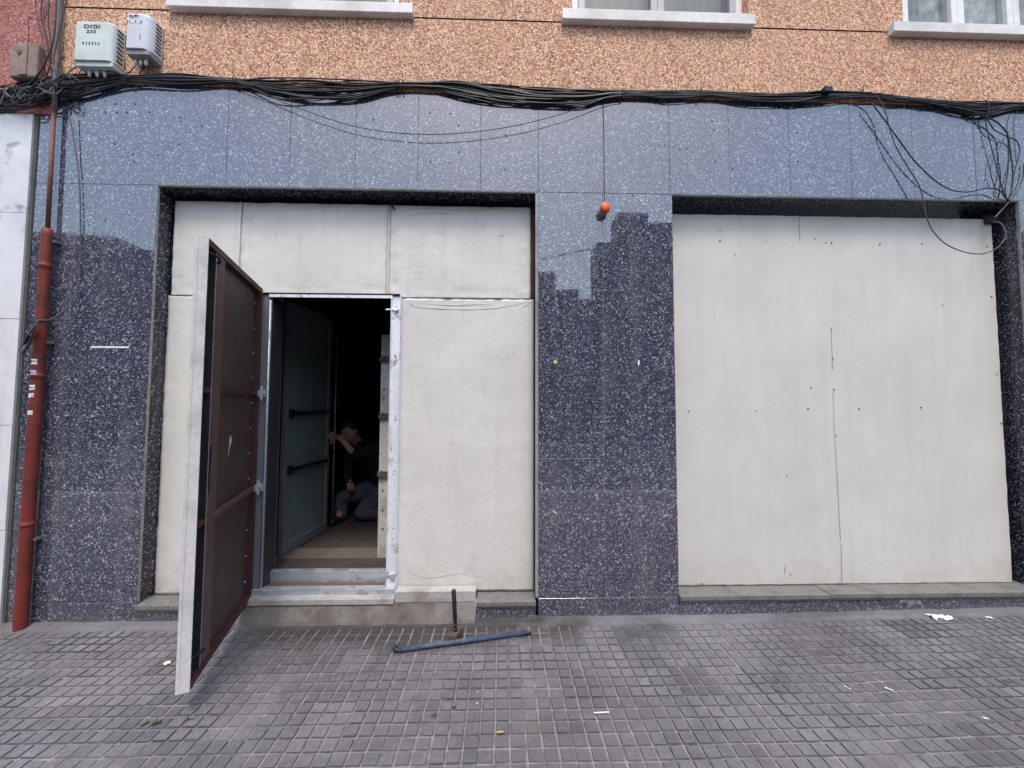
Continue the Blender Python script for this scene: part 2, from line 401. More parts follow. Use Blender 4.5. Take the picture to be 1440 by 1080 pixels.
# ---------------------------------------------------------------- ground
def gz(x):                       # the pavement rises very slightly towards the right
    return 0.011*max(0, x-1.2)*min(1, max(0, (x-1.2)/1.0)) if x < 6 else .011*4.8
PITCH = 0.2/3
gx0 = G(771.25, 880).x; gy0 = -.088
def build_pavement():
    vs, fs, mi, tone = [], [], [], []
    nx0 = int((-6.0-gx0)/PITCH)//3*3 - 3; nx1 = int((7.0-gx0)/PITCH)
    rng = random.Random(3)
    tiles = {}
    for j in range(0, 30):
        for i in range(nx0, nx1):
            # strips of tiles are a little out of line with each other
            tj = j//3; band = (i - nx0)//3
            key = (band, tj)
            if key not in tiles:
                tiles[key] = (rng.gauss(0, .0018), rng.gauss(0, .0016), rng.gauss(0, .0014), rng.gauss(0, .005), rng.gauss(0, .005), max(.7, min(1.3, rng.gauss(1, .10))), rng.random())
            ox, oy, oz, tx, ty, tn, fill = tiles[key]
            x0 = gx0 + i*PITCH + ox; y1 = gy0 - j*PITCH + oy
            first = (i-nx0) % 3 == 0; last = (i-nx0) % 3 == 2; jf = j % 3 == 0; jl = j % 3 == 2
            g = .0036
            a0 = x0+(.0022 if first else g); a1 = x0+PITCH-(.0022 if last else g)
            b1 = y1-(.0022 if jf else g); b0 = y1-PITCH+(.0022 if jl else g)
            cx = gx0 + (nx0 + band*3 + 1.5)*PITCH; cyy = gy0-(tj*3+1.5)*PITCH
            def zz(x, y): return gz(x)+.004+oz+tx*(x-cx)+ty*(y-cyy)
            bv = .0034
            base = len(vs); wob = [rng.gauss(0, .0006) for _ in range(8)]
            low = -.0035 - .002*(1-fill)
            for (x, y, w) in ((a0, b0, 0), (a1, b0, 1), (a1, b1, 2), (a0, b1, 3)):
                vs.append((x, y, gz(x)+low))
            for k, (x, y) in enumerate(((a0+bv, b0+bv), (a1-bv, b0+bv), (a1-bv, b1-bv), (a0+bv, b1-bv))):
                vs.append((x+wob[k], y+wob[k+4], zz(x, y)))
            fs.append((base+4, base+5, base+6, base+7))
            for k in range(4):
                k2 = (k+1) % 4; fs.append((base+k, base+k2, base+4+k2, base+4+k))
            t = tn*max(.8, min(1.2, rng.gauss(1, .045)))
            tone += [t]*5
    me = bpy.data.meshes.new('pavement_pads'); me.from_pydata(vs, [], fs); me.materials.append(M['pad']); me.materials.append(M['padedge'])
    for k_, p in enumerate(me.polygons): p.material_index = 0 if k_ % 5 == 0 else 1
    at = me.color_attributes.new('padtone', 'FLOAT_COLOR', 'CORNER')
    k = 0
    for p, t in zip(me.polygons, tone):
        for li in p.loop_indices: at.data[li].color = (t, t, t*1.01, 1)
    return me
me = build_pavement()
o = link_mesh('pavement', me, origin=False); tag(o, 'grey pavement of small square pads in front of the shop front', 'pavement', kind='structure')
# joint bed under the pads (follows the rise), mortar strip along the wall
mb = MB()
xs = [-14, -6, 0, 1.2, 1.7, 2.2, 3, 4, 5, 6, 14]
for a, b in zip(xs[:-1], xs[1:]):
    mb.add([(a, -2.3, gz(a)-.0015), (b, -2.3, gz(b)-.0015), (b, gy0+.002, gz(b)-.0015), (a, gy0+.002, gz(a)-.0015)], [(0, 1, 2, 3)])
o = mb.build('joint_bed', M['groutlight']); tag(o, 'dusty joints between the pavement pads', 'pavement joints', kind='structure')
mb = MB()
n = 200
for k in range(n):
    a = -7+14*k/n; b = -7+14*(k+1)/n
    def e(x): return gy0+.006+.012*(noise.noise(Vector((x*6, 1, 0)))+noise.noise(Vector((x*25, 4, 0)))*.5)
    def h(x): return .012+.006*noise.noise(Vector((x*5, 9, 0)))
    mb.add([(a, e(a), gz(a)+.0045), (b, e(b), gz(b)+.0045), (b, -.03, gz(b)+h(b)*.7+.002), (a, -.03, gz(a)+h(a)*.7+.002), (b, .01, gz(b)+h(b)+.008), (a, .01, gz(a)+h(a)+.008), (a, e(a), gz(a)-.01), (b, e(b), gz(b)-.01)],
           [(0, 1, 2, 3), (3, 2, 4, 5), (6, 7, 1, 0)])
o = mb.build('mortar_strip', M['slab'], smooth=True); tag(o, 'mortar fillet where pavement meets the wall', 'mortar strip', kind='structure')
mb = MB(); mb.box(-60, 60, -3.6, -2.3, -.2, 0.002); mb.box(-60, -14, -2.3, 0, -.2, 0); mb.box(14, 60, -2.3, 0, -.2, 0)
o = mb.build('pavement_outer', M['slab']); tag(o, 'plain grey pavement continuing along the street', 'pavement', kind='structure')
mb = MB(); mb.box(-60, 60, -3.75, -3.6, -.2, .004)
tag(mb.build('kerb', M['concrete_light'], bevel=.01), 'pale kerb stone line', 'kerb', kind='structure')
mb = MB(); mb.add([(-300, -300, -.12), (300, -300, -.12), (300, 300, -.12), (-300, 300, -.12)], [(0, 1, 2, 3)])
tag(mb.build('ground', M['asphalt']), 'asphalt street and ground', 'ground', kind='structure')

# ---------------------------------------------------------------- main building
bld = thing('building', 'orange pebbledash building with dark speckled granite shop front', 'building', (0.8, .2, 0))
ZR = [.135, 1.068, 2.002, 2.94, 3.64]
XL, XR = -3.19, 6.2
OL = (-2.377, .236); OR_ = (1.211, 3.785)     # the two shop openings
panels = []
bandx = [-3.19, -1.92] + [W(p, 205).x for p in (408, 500, 588, 676)] + [W(757, 205).x, W(849, 205).x, W(941, 205).x, W(1025, 205).x, W(1110, 205).x, W(1196, 205).x, W(1283, 205).x, W(1370, 205).x, W(1425, 205).x, 4.2, 5.1, 6.2]
for a, b in zip(bandx[:-1], bandx[1:]): panels.append((a, b, 2.94, 3.672 if a < -1.6 else 3.645))
for a, b in ((XL, -2.785), (-2.785, OL[0]), (OL[1]+.017, .71), (.71, OR_[0]), (OR_[1], 4.7), (4.7, 6.2)):
    zs = [0-.02]+ZR[:4]
    for c, d in zip(zs[:-1], zs[1:]): panels.append((a, b, c, d))
mb = MB(); rng = random.Random(11)
for (x0, x1, z0, z1) in panels:
    g = .0011 if z0 > 2.9 else .0017; th = .02; b = .0007
    cx, cz = (x0+x1)/2, (z0+z1)/2; ax, az = rng.gauss(0, .0007), rng.gauss(0, .0007); off = rng.uniform(-.0006, .0006)
    def yy(x, z): return off+ax*(x-cx)+az*(z-cz)
    gx = g if z0 > 2.9 else .0008
    p = [(x0+gx, z0+g), (x1-gx, z0+g), (x1-gx, z1-g), (x0+gx, z1-g)]; q = [(x0+gx+b, z0+g+b), (x1-gx-b, z0+g+b), (x1-gx-b, z1-g-b), (x0+gx+b, z1-g-b)]
    vs = [(x, yy(x, z), z) for x, z in q]+[(x, yy(x, z)+b, z) for x, z in p]+[(x, th, z) for x, z in p]
    fs = [(0, 1, 2, 3)]+[(k, (k+1) % 4, 4+(k+1) % 4, 4+k) for k in range(4)]+[(4+k, 4+(k+1) % 4, 8+(k+1) % 4, 8+k) for k in range(4)]
    mb.add(vs, fs)
mb.build('granite_cladding', M['granite'], bld)
mb = MB()   # mortar / masonry behind the slabs
for (x0, x1, z0, z1) in ((XL+.004, OL[0]-.004, -.02, 2.944), (OL[1]+.02, OR_[0]-.004, -.02, 2.944), (OR_[1]+.004, 6.2, -.02, 2.944), ):
    mb.box(x0, x1, .0034 if z1 < 2.95 else .006, .35, z0, z1)
mb.pieces('joint_mortar', M['grout'], bld)
mb = MB(); mb.box(XL+.004, 6.2, .006, .35, 2.945, 3.63); mb.build('band_backing', M['darkmetal'], bld)
# reveals
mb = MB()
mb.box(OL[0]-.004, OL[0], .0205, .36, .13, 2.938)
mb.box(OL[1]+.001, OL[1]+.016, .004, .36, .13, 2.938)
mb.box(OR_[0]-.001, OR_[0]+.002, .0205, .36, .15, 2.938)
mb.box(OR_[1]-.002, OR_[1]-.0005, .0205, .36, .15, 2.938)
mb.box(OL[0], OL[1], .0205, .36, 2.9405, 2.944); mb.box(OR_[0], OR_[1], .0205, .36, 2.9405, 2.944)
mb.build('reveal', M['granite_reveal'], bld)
mb = MB()   # pale sawn slab edges round the openings
mb.box(OL[0]-.0005, OL[0]+.0015, .0015, .019, .14, 2.935)
mb.box(OL[1]-.001, OL[1]+.0165, .0006, .0035, .14, 2.935); mb.box(OL[1]-.003, OL[1]-.0005, .0025, .03, .14, 2.935)
mb.box(OR_[1]-.003, OR_[1]+.0005, .0012, .019, .16, 2.935)
mb.box(OL[0], OL[1], .0015, .019, 2.9365, 2.9405)
mb.box(OR_[0], OR_[1], .0015, .019, 2.9365, 2.9405)
mb.build('slab_edge', M['edge'], bld)
mb = MB(); mb.box(XL-.032, XL-.002, -.002, .05, -.02, 3.42); mb.box(XL-.012, XL-.005, -.006, -.0022, -.02, 3.42)
mb.build('corner_strip', M['edge_dark'], bld, bevel=.001)
# plinths and ledges
XD0, XD1 = W(340, 848).x, W(670, 848).x
def ledge(x0, x1, zt):
    m = MB(); m.box(x0, x1, -.022, .32, zt-.030, zt); m.box(x0, x1, -.014, .30, zt-.044, zt-.0305); m.build('ledge', M['ledge'], bld, bevel=.003)
    m = MB(); m.box(x0, x1, -.003, .02, -.02, zt-.045); m.build('plinth', M['granite'], bld, bevel=.001)
ledge(OL[0]+.001, XD0-.02, .124); ledge(XD1, OL[1]-.001, .124)
ledge(OR_[0]+.001, 2.25, .148); ledge(2.252, OR_[1]-.001, .152)
# upper wall with windows
def holed(mb, x0, x1, z0, z1, holes, y, depth):
    X = sorted({x0, x1}|{h[0] for h in holes}|{h[1] for h in holes}); Z = sorted({z0, z1}|{h[2] for h in holes}|{h[3] for h in holes})
    for a, b in zip(X[:-1], X[1:]):
        for c, d in zip(Z[:-1], Z[1:]):
            if any(h[0] <= a and b <= h[1] and h[2] <= c and d <= h[3] for h in holes): continue
            mb.add([(a, y, c), (b, y, c), (b, y, d), (a, y, d)], [(0, 1, 2, 3)])
    for h in holes:
        a, b, c, d = h; Y = y+depth
        mb.add([(a, y, c), (a, y, d), (a, Y, d), (a, Y, c), (b, y, c), (b, y, d), (b, Y, d), (b, Y, c)], [(0, 1, 2, 3), (4, 7, 6, 5), (0, 3, 7, 4), (1, 5, 6, 2)])
XP = W(80, 60).x    # where orange render meets the pink neighbour
wins = [(-2.30, -.75, 4.275, 5.5), (.50, 1.80, 4.275, 5.5), (2.97, 4.4, 4.275, 5.5)]
mb = MB(); ZG = W(680, 29).z
allw = wins+[(a, b, c+3*k, d+3*k) for k in (1, 2) for a, b, c, d in wins]
YS = -.006
holed(mb, XP, 6.2, 3.655, ZG-.006, [], YS, .14)
holed(mb, XP, 6.2, ZG+.006, 13.5, allw, YS, .14)
mb.add([(XP, YS+.006, ZG-.007), (6.2, YS+.006, ZG-.007), (6.2, YS+.006, ZG+.007), (XP, YS+.006, ZG+.007)], [(0, 1, 2, 3)], 1)
mb.add([(XP, YS, 3.655), (6.2, YS, 3.655), (6.2, .1, 3.655), (XP, .1, 3.655)], [(0, 1, 2, 3)])
mb.build('render_wall', [M['stucco'], M['groove']], bld)
mb = MB(); mb.box(XP, 6.2, .36, 9, 3.6, 13.5); mb.build('building_core', M['opp2'], bld)
def window(w, kind):
    x0, x1, z0, z1 = w; fr = MB(); y = .06
    t = .055
    fr.box(x0, x0+t, y, y+.06, z0, z1); fr.box(x1-t, x1, y, y+.06, z0, z1); fr.box(x0+t, x1-t, y, y+.06, z1-t, z1); fr.box(x0+t, x1-t, y, y+.06, z0, z0+.03)
    wo = fr.build('window', M['pvc'], bld, bevel=.003)
    n = 3 if kind == 2 else 2
    iw = (x1-x0-2*t)/n
    sa = MB(); pa = MB(); cu = MB()
    for k in range(n):
        a = x0+t+k*iw; b = a+iw; s = .05
        for bx in ((a+.001, a+s), (b-s, b-.001)): sa.box(bx[0], bx[1], y-.012, y+.045, z0+.0305, z1-t)
        sa.box(a+s, b-s, y-.012, y+.045, z0+.0305, z0+.055); sa.box(a+s, b-s, y-.012, y+.045, z1-t-.05, z1-t-.001)
        pa.add([(a+s, y+.015, z0+.055), (b-s, y+.015, z0+.055), (b-s, y+.015, z1-t-.05), (a+s, y+.015, z1-t-.05)], [(0, 1, 2, 3)])
    sa.build('sash', M['pvc'] if kind == 2 else M['alu'], wo, bevel=.003)
    pa.pieces('pane', M['pane_clear'], wo)
    m = 60; vs = []; fs = []
    for k in range(m+1):
        x = x0+(x1-x0)*k/m; yv = y+(.06 if kind == 2 else .13)+.012*math.sin(k*1.1)+.006*math.sin(k*2.7)
        vs += [(x, yv, z0), (x, yv, z1)]
    cu.add(vs, [(2*k, 2*k+2, 2*k+3, 2*k+1) for k in range(m)])
    cu.build('curtain', M['curtain'] if kind == 2 else M['shade'], wo, smooth=True)
gl = bpy.data.materials.new('clear_window_glass'); gl.use_nodes = True
nt = gl.node_tree; nt.nodes.clear(); out = nt.nodes.new('ShaderNodeOutputMaterial'); mx = nt.nodes.new('ShaderNodeMixShader'); tr = nt.nodes.new('ShaderNodeBsdfTransparent'); go = nt.nodes.new('ShaderNodeBsdfGlossy'); fz = nt.nodes.new('ShaderNodeLayerWeight')
go.inputs['Roughness'].default_value = .02; fz.inputs['Blend'].default_value = .25; tr.inputs['Color'].default_value = (.7, .74, .72, 1)
pw = nt.nodes.new('ShaderNodeMath'); pw.operation = 'MULTIPLY_ADD'; nt.links.new(fz.outputs[1], pw.inputs[0]); pw.inputs[1].default_value = .25; pw.inputs[2].default_value = .04; nt.links.new(pw.outputs[0], mx.inputs[0]); nt.links.new(tr.outputs[0], mx.inputs[1]); nt.links.new(go.outputs[0], mx.inputs[2]); nt.links.new(mx.outputs[0], out.inputs[0])
M['pane_clear'] = gl
for k, w in enumerate(wins): window(w, (1, 0, 2)[k])
# sills: pale slab projecting from the wall
def sill(x0, x1, z0, z1):
    mb = MB(); mb.box(x0, x1, -.052, .13, z0, z1); mb.build('sill', M['sill'], bld, bevel=.004)
sill(W(232, 15, -.052).x, W(580, 25, -.052).x, W(400, 23, 0).z, W(400, 23, 0).z+.075)
sill(W(791, 28, -.052).x, W(1063, 39, -.052).x, W(800, 36, 0).z, W(800, 36, 0).z+.08)
sill(W(1258, 44, -.052).x, 4.6, W(1262, 53, 0).z, W(1262, 53, 0).z+.075)

# small holes drilled in the cladding and in the band
mb = MB()
holes = [(162, 146), (190, 146), (148, 158), (164, 158), (178, 158), (210, 158), (253, 165), (284, 177), (160, 202), (251, 203), (187, 217), (188, 227), (222, 218), (525, 168), (525, 214), (605, 159), (633, 160), (645, 176), (645, 214), (605, 228), (632, 229), (711, 190), (710, 238), (956, 209), (966, 209), (1001, 170), (1004, 183), (1006, 227), (1031, 237), (1122, 186), (1122, 227), (1381, 207), (1385, 253), (1262, 254), (905, 204), (910, 208), (916, 205), (922, 210), (927, 205), (934, 204), (113, 310), (148, 310), (1010, 275), (890, 275)]
for (a, b) in holes:
    p = W(a, b, -.0012); r = rnd(.0055, .0078) if not (900 < a < 940) else .0045
    n = 8; vs = [(p.x+r*math.cos(2*math.pi*k/n)*rnd(.8, 1.1), -.0016, p.z+r*math.sin(2*math.pi*k/n)) for k in range(n)]
    mb.add(vs, [tuple(range(n-1, -1, -1))])
mb.pieces('drill_hole', M['vent'], bld)
# scuffs and plugs on the left granite
mb = MB()
p = W(128, 488, -.003); q = W(181, 489, -.003)
mb.box(p.x, q.x, -.003, -.0016, p.z-.006, p.z+.006)
tag(mb.build('tape_strip', M['paper']), 'thin strip of white tape stuck on the granite left of the left opening', 'tape')
for (a, b) in ((96, 585), (132, 586)):
    p = W(a, b); mb = MB(); mb.tube([(p.x, .004, p.z), (p.x, -.014, p.z), (p.x, -.016, p.z-.001)], [.009, .009, .006], 10)
    tag(mb.build('wall_plug', M['greyplastic'], smooth=True), 'small grey bolt end in the granite, the one nearer the ' + ('red pipe' if a < 100 else 'left opening'), 'bolt')
# little stickers on the pillar
for (a, b, w_, h_, mt, rot, lb, nm) in ((781, 509, .024, .024, 'butt', .78, 'small yellow diamond sticker on the granite pillar', 'sticker'), (898, 510, .012, .034, 'paper', 0, 'small upright white sticker on the granite pillar', 'sticker'), (780, 720, .03, .008, 'paper', .5, 'short white scratch of paint low on the granite pillar', 'paint mark')):
    p = W(a, b); mb = MB(); Mx = Matrix.Translation((p.x, -.0022, p.z)) @ Matrix.Rotation(rot, 4, 'Y')
    mb.box(-w_/2, w_/2, -.0006, .0006, -h_/2, h_/2, M=Mx)
    if nm == 'sticker' and rot: mt_ = simple('yellow_sticker', (.62, .55, .25), .6)
    else: mt_ = M['paper']
    tag(mb.build(nm.replace(' ', '_'), mt_), lb, nm)

# ---------------------------------------------------------------- neighbour on the left
nb = thing('neighbour_building', 'neighbouring building with pink pebbledash above pale marble slabs', 'building', (-5, .2, 0))
mb = MB(); XN = XL-.033
zs = [-.02, .9, 1.36, 2.03, 2.75, 3.42]
zs = [-.02] + [W(20, p).z for p in (745, 598, 449, 300)] + [3.42]
rng = random.Random(5)
for a, b in ((-7, -5.6), (-5.6, -4.4), (-4.4, XN)):
    for c, d in zip(zs[:-1], zs[1:]):
        o_ = rng.uniform(-.0015, .0015); mb.box(a+.0015, b-.0015, -.012+o_, .03, c+.0015, d-.0015)
mb.build('marble_cladding', M['marble'], nb, bevel=.0012, seg=1)
mb = MB(); mb.box(-7, XN, .0, .35, -.02, 3.415); mb.build('joint_mortar', M['grout'], nb)
mb = MB(); mb.box(-7, XP-.001, -.010, .3, 3.422, 13.0); mb.build('render_wall', M['stucco_pink'], nb)
mb = MB(); mb.box(-7, XP-.002, .36, 9, 0, 13); mb.build('building_core', M['opp2'], nb)

# ---------------------------------------------------------------- right opening: one big board
hb = thing('board', 'large smooth off-white board closing the right shop opening', 'hoarding', (2.5, .13, .15))
x0, x1, z0, z1 = OR_[0]+.006, W(1397, 400, .13).x, .155, W(1200, 306, .13).z
def wavy_sheet(name, x0, x1, z0, z1, y, mat, parent, amp=.002, thick=.012, edge=0.0, seed=0, sc=2.0, rough_edge=.002, nx=60, nz=80):
    vs = []; fs = []
    for j in range(nz+1):
        for i in range(nx+1):
            u, v = i/nx, j/nz; x = x0+(x1-x0)*u; z = z0+(z1-z0)*v
            dd = min(u*(x1-x0), (1-u)*(x1-x0), v*(z1-z0), (1-v)*(z1-z0))
            n_ = noise.fractal(Vector((x*sc+seed, seed*1.7, z*sc)), 1.0, 2.0, 3)
            w_ = noise.noise(Vector((x*14+seed, 3, z*14)))*math.exp(-dd/.06)*edge
            w_ += abs(noise.noise(Vector((x*5, 7+seed, z*5))))*math.exp(-((dd-.045)/.03)**2)*edge*.8
            if i in (0, nx): x += rough_edge*noise.noise(Vector((z*9, seed, 2)))
            if j in (0, nz): z += rough_edge*noise.noise(Vector((x*9, seed, 5)))
            vs.append((x, y+amp*n_+w_, z))
    for j in range(nz):
        for i in range(nx):
            a = j*(nx+1)+i; fs.append((a, a+1, a+nx+2, a+nx+1))
    mb = MB(); mb.add(vs, fs)
    # border turned back to give the sheet thickness
    ring = [i for i in range(nx+1)]+[j*(nx+1)+nx for j in range(1, nz+1)]+[nz*(nx+1)+i for i in range(nx-1, -1, -1)]+[j*(nx+1) for j in range(nz-1, 0, -1)]
    b0 = len(mb.v); 
    for k in ring: v = mb.v[k]; mb.v.append((v[0], v[1]+thick, v[2]))
    n = len(ring)
    for k in range(n): mb.f.append((ring[k], b0+k, b0+(k+1) % n, ring[(k+1) % n])); mb.m.append(0)
    return mb.build(name, mat, parent, smooth=False)
def shade_smooth(o):
    for p in o.data.polygons: p.use_smooth = True
XS = W(1173, 560, .13).x
# two sheets butted at a hairline seam, the seam visible only low down
o = wavy_sheet('sheet', x0, x1, z0, z1, .122, M['board_r'], hb, amp=.003, thick=.014, edge=.0012, seed=3, sc=1.2, rough_edge=.004)
mb = MB()
def crackline(pts, w=.0014, y=.117):
    for (a, b), (c, d) in zip(pts[:-1], pts[1:]):
        p, q = W(a, b, y), W(c, d, y); ww = w*rnd(.5, 1.2)
        mb.box(-ww/2, ww/2, -.0008, .0008, 0, (q-p).length, M=Matrix.Translation(p) @ (q-p).to_track_quat('Z', 'Y').to_matrix().to_4x4())
crackline([(1169, 460), (1170, 490), (1171, 520)], .0011); crackline([(1172, 545), (1173, 600), (1177, 660)], .001); crackline([(1177, 662), (1180, 720), (1182, 760)], .0016); crackline([(1183, 765), (1184, 818)], .0022)
crackline([(1124, 306), (1125, 340)], .0025); crackline([(1105, 795), (1103, 806)], .004); crackline([(1034, 356), (1034, 361)], .004)
mb.pieces('crack', M['ledge'], hb)
scr = [(947, 337), (1013, 338), (1013, 324), (1078, 339), (1162, 341), (1170, 341), (1238, 343), (1297, 343), (1326, 429), (1170, 462), (1172, 505), (1141, 545), (1174, 548), (969, 578), (1064, 578), (1137, 574), (1209, 575), (1296, 573), (1177, 612), (1395, 417), (1403, 526), (1409, 595), (1147, 336), (1389, 346), (1112, 808), (988, 821), (1107, 670)]
mb = MB()
for a, b in scr:
    p = W(a, b, .116); r = rnd(.003, .0055); mb.tube([(p.x, .125, p.z), (p.x, .1165, p.z), (p.x, .1155, p.z)], [r, r, r*.5], 7)
mb.pieces('screw', M['bracket'], hb)
mb = MB(); p = W(1392, 312, .11); mb.box(p.x-.035, OR_[1]-.003, .10, .12, p.z-.012, p.z+.05); mb.build('corner_block', M['vent'], hb)
# rough sealant line at the foot
mb = MB(); pts = [(x0+(x1-x0)*k/60, .118+rnd(-.003, .003), .153+rnd(-.002, .003)) for k in range(61)]
mb.tube(pts, [rnd(.002, .006) for _ in pts], 6); mb.build('foot_sealant', M['bracket'], hb, smooth=True)

# ---------------------------------------------------------------- left opening: sheet-metal hoarding with a door
YB = .12
ho = thing('metal_hoarding', 'off-white sheet metal hoarding with an open brown-backed door in the left opening', 'hoarding', (-1.07, YB, .12))
def px_sheet(name, pa, pb, pc, seed, **k):
    xa = W(pa, pc[0], YB).x
    return xa
ZT = W(450, 286, YB).z; ZM = W(660, 420, YB).z; ZS = W(600, 411, YB).z
XA = W(246, 300, YB).x; XB = W(337, 340, YB).x; XC = W(546, 350, YB).x; XDD = W(746, 350, YB).x
XF0, XF1 = W(374, 600, .10).x-.02, W(561, 600, .10).x-.01       # door frame outer edges
XF0, XF1 = -1.695, -.737
ZF = W(460, 412, .08).z
g = .002
XLO, XRO = OL[0]+.004, OL[1]-.006
shade = []
shade.append(wavy_sheet('sheet_panel', XA, XB-.008, ZM+g, ZT, YB, M['board'], ho, .003, .004, .005, 1))
shade.append(wavy_sheet('sheet_panel', XB+.008, XC-.010, ZF+.004, ZT-.003, YB, M['board'], ho, .004, .004, .0055, 2))
shade.append(wavy_sheet('sheet_panel', XC+.010, XDD, ZM+g, ZT-.004, YB, M['board'], ho, .004, .004, .006, 5))
shade.append(wavy_sheet('sheet_panel', XLO, XF0, .128, ZM-.001, YB, M['board'], ho, .003, .004, .004, 8, nx=40, nz=120))
shade.append(wavy_sheet('sheet_panel', XF1+.003, XRO, .128, ZM-.001, YB, M['board'], ho, .0035, .004, .004, 12, nx=50, nz=120))
for o in shade: shade_smooth(o)
mb = MB()
mb.box(XB-.0075, XB+.0075, YB-.010, YB+.006, ZF+.02, ZT-.002); mb.box(XC-.0095, XC-.0065, YB-.010, YB+.004, ZF+.01, ZT-.006); mb.box(XC+.0065, XC+.0095, YB-.010, YB+.004, ZF+.01, ZT-.006); mb.box(XC-.006, XC+.006, YB-.002, YB+.004, ZF+.01, ZT-.006)
mb.pieces('seam_strip', M['board'], ho, bevel=.0015)
# filler from seam to frame at both sides (the sheets behind the frame head)
mb = MB(); mb.box(XB-.008+g, XB+.008, YB+.001, YB+.003, ZM, ZF+.02); mb.build('backing_strip', M['board'], ho)
mb = MB()
p = W(552, 290, YB-.02); Mx = Matrix.Translation((p.x, YB-.016, p.z)) @ Matrix.Rotation(math.radians(-35), 4, 'Y')
mb.box(-.006, .006, -.006, .012, -.02, .02, M=Mx); mb.build('loose_clip', M['vent'], ho)
mb = MB(); mb.box(XDD+.004, OL[1]-.004, YB+.012, YB+.03, ZM+.01, ZT); mb.build('edge_angle', M['primer'], ho)
mb = MB(); mb.box(OL[0], OL[1], .26, .33, 2.72, 2.936); mb.build('head_beam', M['darkmetal'], ho)
mb = MB(); 
for s_ in (XLO+.02, XRO-.08): mb.box(s_, s_+.06, YB+.02, YB+.06, .13, 2.92)
mb.box(XLO, XF0-.01, YB+.012, YB+.10, .13, ZM); mb.box(XF1+.01, XRO-.01, YB+.012, YB+.10, .13, ZM); mb.box(XLO+.01, XRO-.02, YB+.012, YB+.10, ZF+.02, ZT-.02)
mb.build('rear_frame', M['darkmetal'], ho)

def crease(pts, r=.0016):
    mb = MB(); P3 = smooth_path([W(a, b, YB-.0005) for a, b in pts], 6)
    mb.tube(P3, [r*(.25+.75*math.sin(math.pi*(k+.5)/len(P3)))*rnd(.7, 1.2) for k in range(len(P3))], 5)
    return mb
for pts in ([(248, 296), (262, 292), (290, 294), (318, 292), (334, 300)], [(250, 290), (254, 300), (249, 312)], [(345, 306), (356, 294), (385, 291), (420, 294), (470, 291), (520, 294), (540, 304)], [(350, 312), (362, 300), (390, 297)],
            [(556, 306), (566, 297), (600, 293), (650, 296), (700, 294), (735, 299), (744, 312)], [(560, 318), (572, 304), (610, 300), (640, 301)], [(720, 302), (738, 308), (742, 330), (741, 372), (744, 398)], [(342, 330), (343, 360), (341, 392)],
            [(552, 322), (551, 350), (552, 384)], [(572, 424), (586, 431), (620, 434), (668, 435), (712, 431), (744, 423)], [(600, 427), (640, 429), (690, 427)], [(728, 436), (742, 428), (748, 422)], [(570, 800), (600, 812), (650, 806), (700, 814), (742, 806)], [(690, 770), (712, 780), (735, 812)], [(700, 742), (706, 770), (702, 800)],
            [(235, 420), (232, 470), (230, 520)], [(698, 333), (706, 331), (714, 329)], [(423, 320), (430, 322), (436, 329)]):
    crease(pts).build('crease', M['board'], ho, smooth=True)
mb = MB(); a_, b_ = W(566, 829, YB-.004), W(748, 831, YB-.004)
pts = [a_.lerp(b_, k/60)+Vector((0, rnd(-.002, .002), rnd(-.003, .003))) for k in range(61)]
mb.tube(pts, [rnd(.001, .0045) for _ in pts], 6); mb.build('foot_rust', M['primer'], ho, smooth=True)

# door frame ------------------------------------------------
YF = .075                                      # how far the frame stands in front of the sheets
fr = MB()
ZB = W(460, 842, YF).z; 
fr.box(XF1-.052, XF1+.012, YF+.03, YF+.034, ZB, ZF)          # right jamb face
fr.box(XF1+.012, XF1+.016, YF-.002, YF+.06, ZB, ZF+.006)     # right flange edge
fr.box(XF1-.056, XF1-.052, YF+.012, YF+.07, ZB+.02, ZF-.03)  # inner return
jr = fr.build('jamb', M['galv_white'], ho, bevel=.0008, seg=1)
rl = MB()
for zz_ in [W(555, p, YF).z for p in (430, 437, 500, 502, 506, 585, 590, 664, 668, 745, 760)]:
    rl.tube([(XF1-.018+rnd(-.012, .012), YF+.031, zz_), (XF1-.018, YF+.027, zz_)], [.0032, .0032], 7)
rl.pieces('rivet', M['darkmetal'], jr)
bl = MB(); pz = W(555, 434, YF).z
bl.box(XF1-.095, XF1-.005, YF+.022, YF+.029, pz-.005, pz+.005); bl.box(XF1-.03, XF1-.01, YF+.014, YF+.0295, pz-.012, pz+.012)
bl.build('bolt', M['galv_white'], jr, bevel=.001)
bl = MB(); pz = W(550, 812, YF).z
bl.box(XF1-.085, XF1-.005, YF+.020, YF+.028, pz-.006, pz+.006); bl.box(XF1-.025, XF1+.002, YF+.012, YF+.0295, pz-.016, pz+.014)
bl.tube([(XF1-.06, YF+.02, pz), (XF1-.085, YF+.012, pz+.004), (XF1-.09, YF+.012, pz-.006)], .003, 6)
bl.build('bolt', M['galv'], jr, bevel=.001)
bl = MB()
for dz in (0,): bl.tube([(XF1-.04, YF+.02, W(551, 598, YF).z), (XF1-.04, YF+.02, W(551, 630, YF).z)], .006, 8)
bl.build('lock_tube', M['galv_white'], jr)
fr = MB()
fr.box(XF0-.012, XF0+.034, YF+.03, YF+.034, ZB, ZF-.005)     # left jamb, dull
fr.box(XF0+.034, XF0+.055, YF+.034, YF+.038, ZB+.02, ZF-.02)
jl = fr.build('jamb', M['galv_dark'], ho, bevel=.0008, seg=1)
fr = MB(); fr.box(XF0+.055, XF0+.059, YF+.0385, YF+.16, ZB+.02, ZF-.03); fr.build('inner_return', M['darkmetal'], jl)
fr = MB(); fr.tube([(XF0+.047, YF+.03, ZB+.03), (XF0+.047, YF+.03, ZF-.05)], .0065, 10)
fr.build('pivot_rod', M['galv'], jl, smooth=True)
fr = MB()
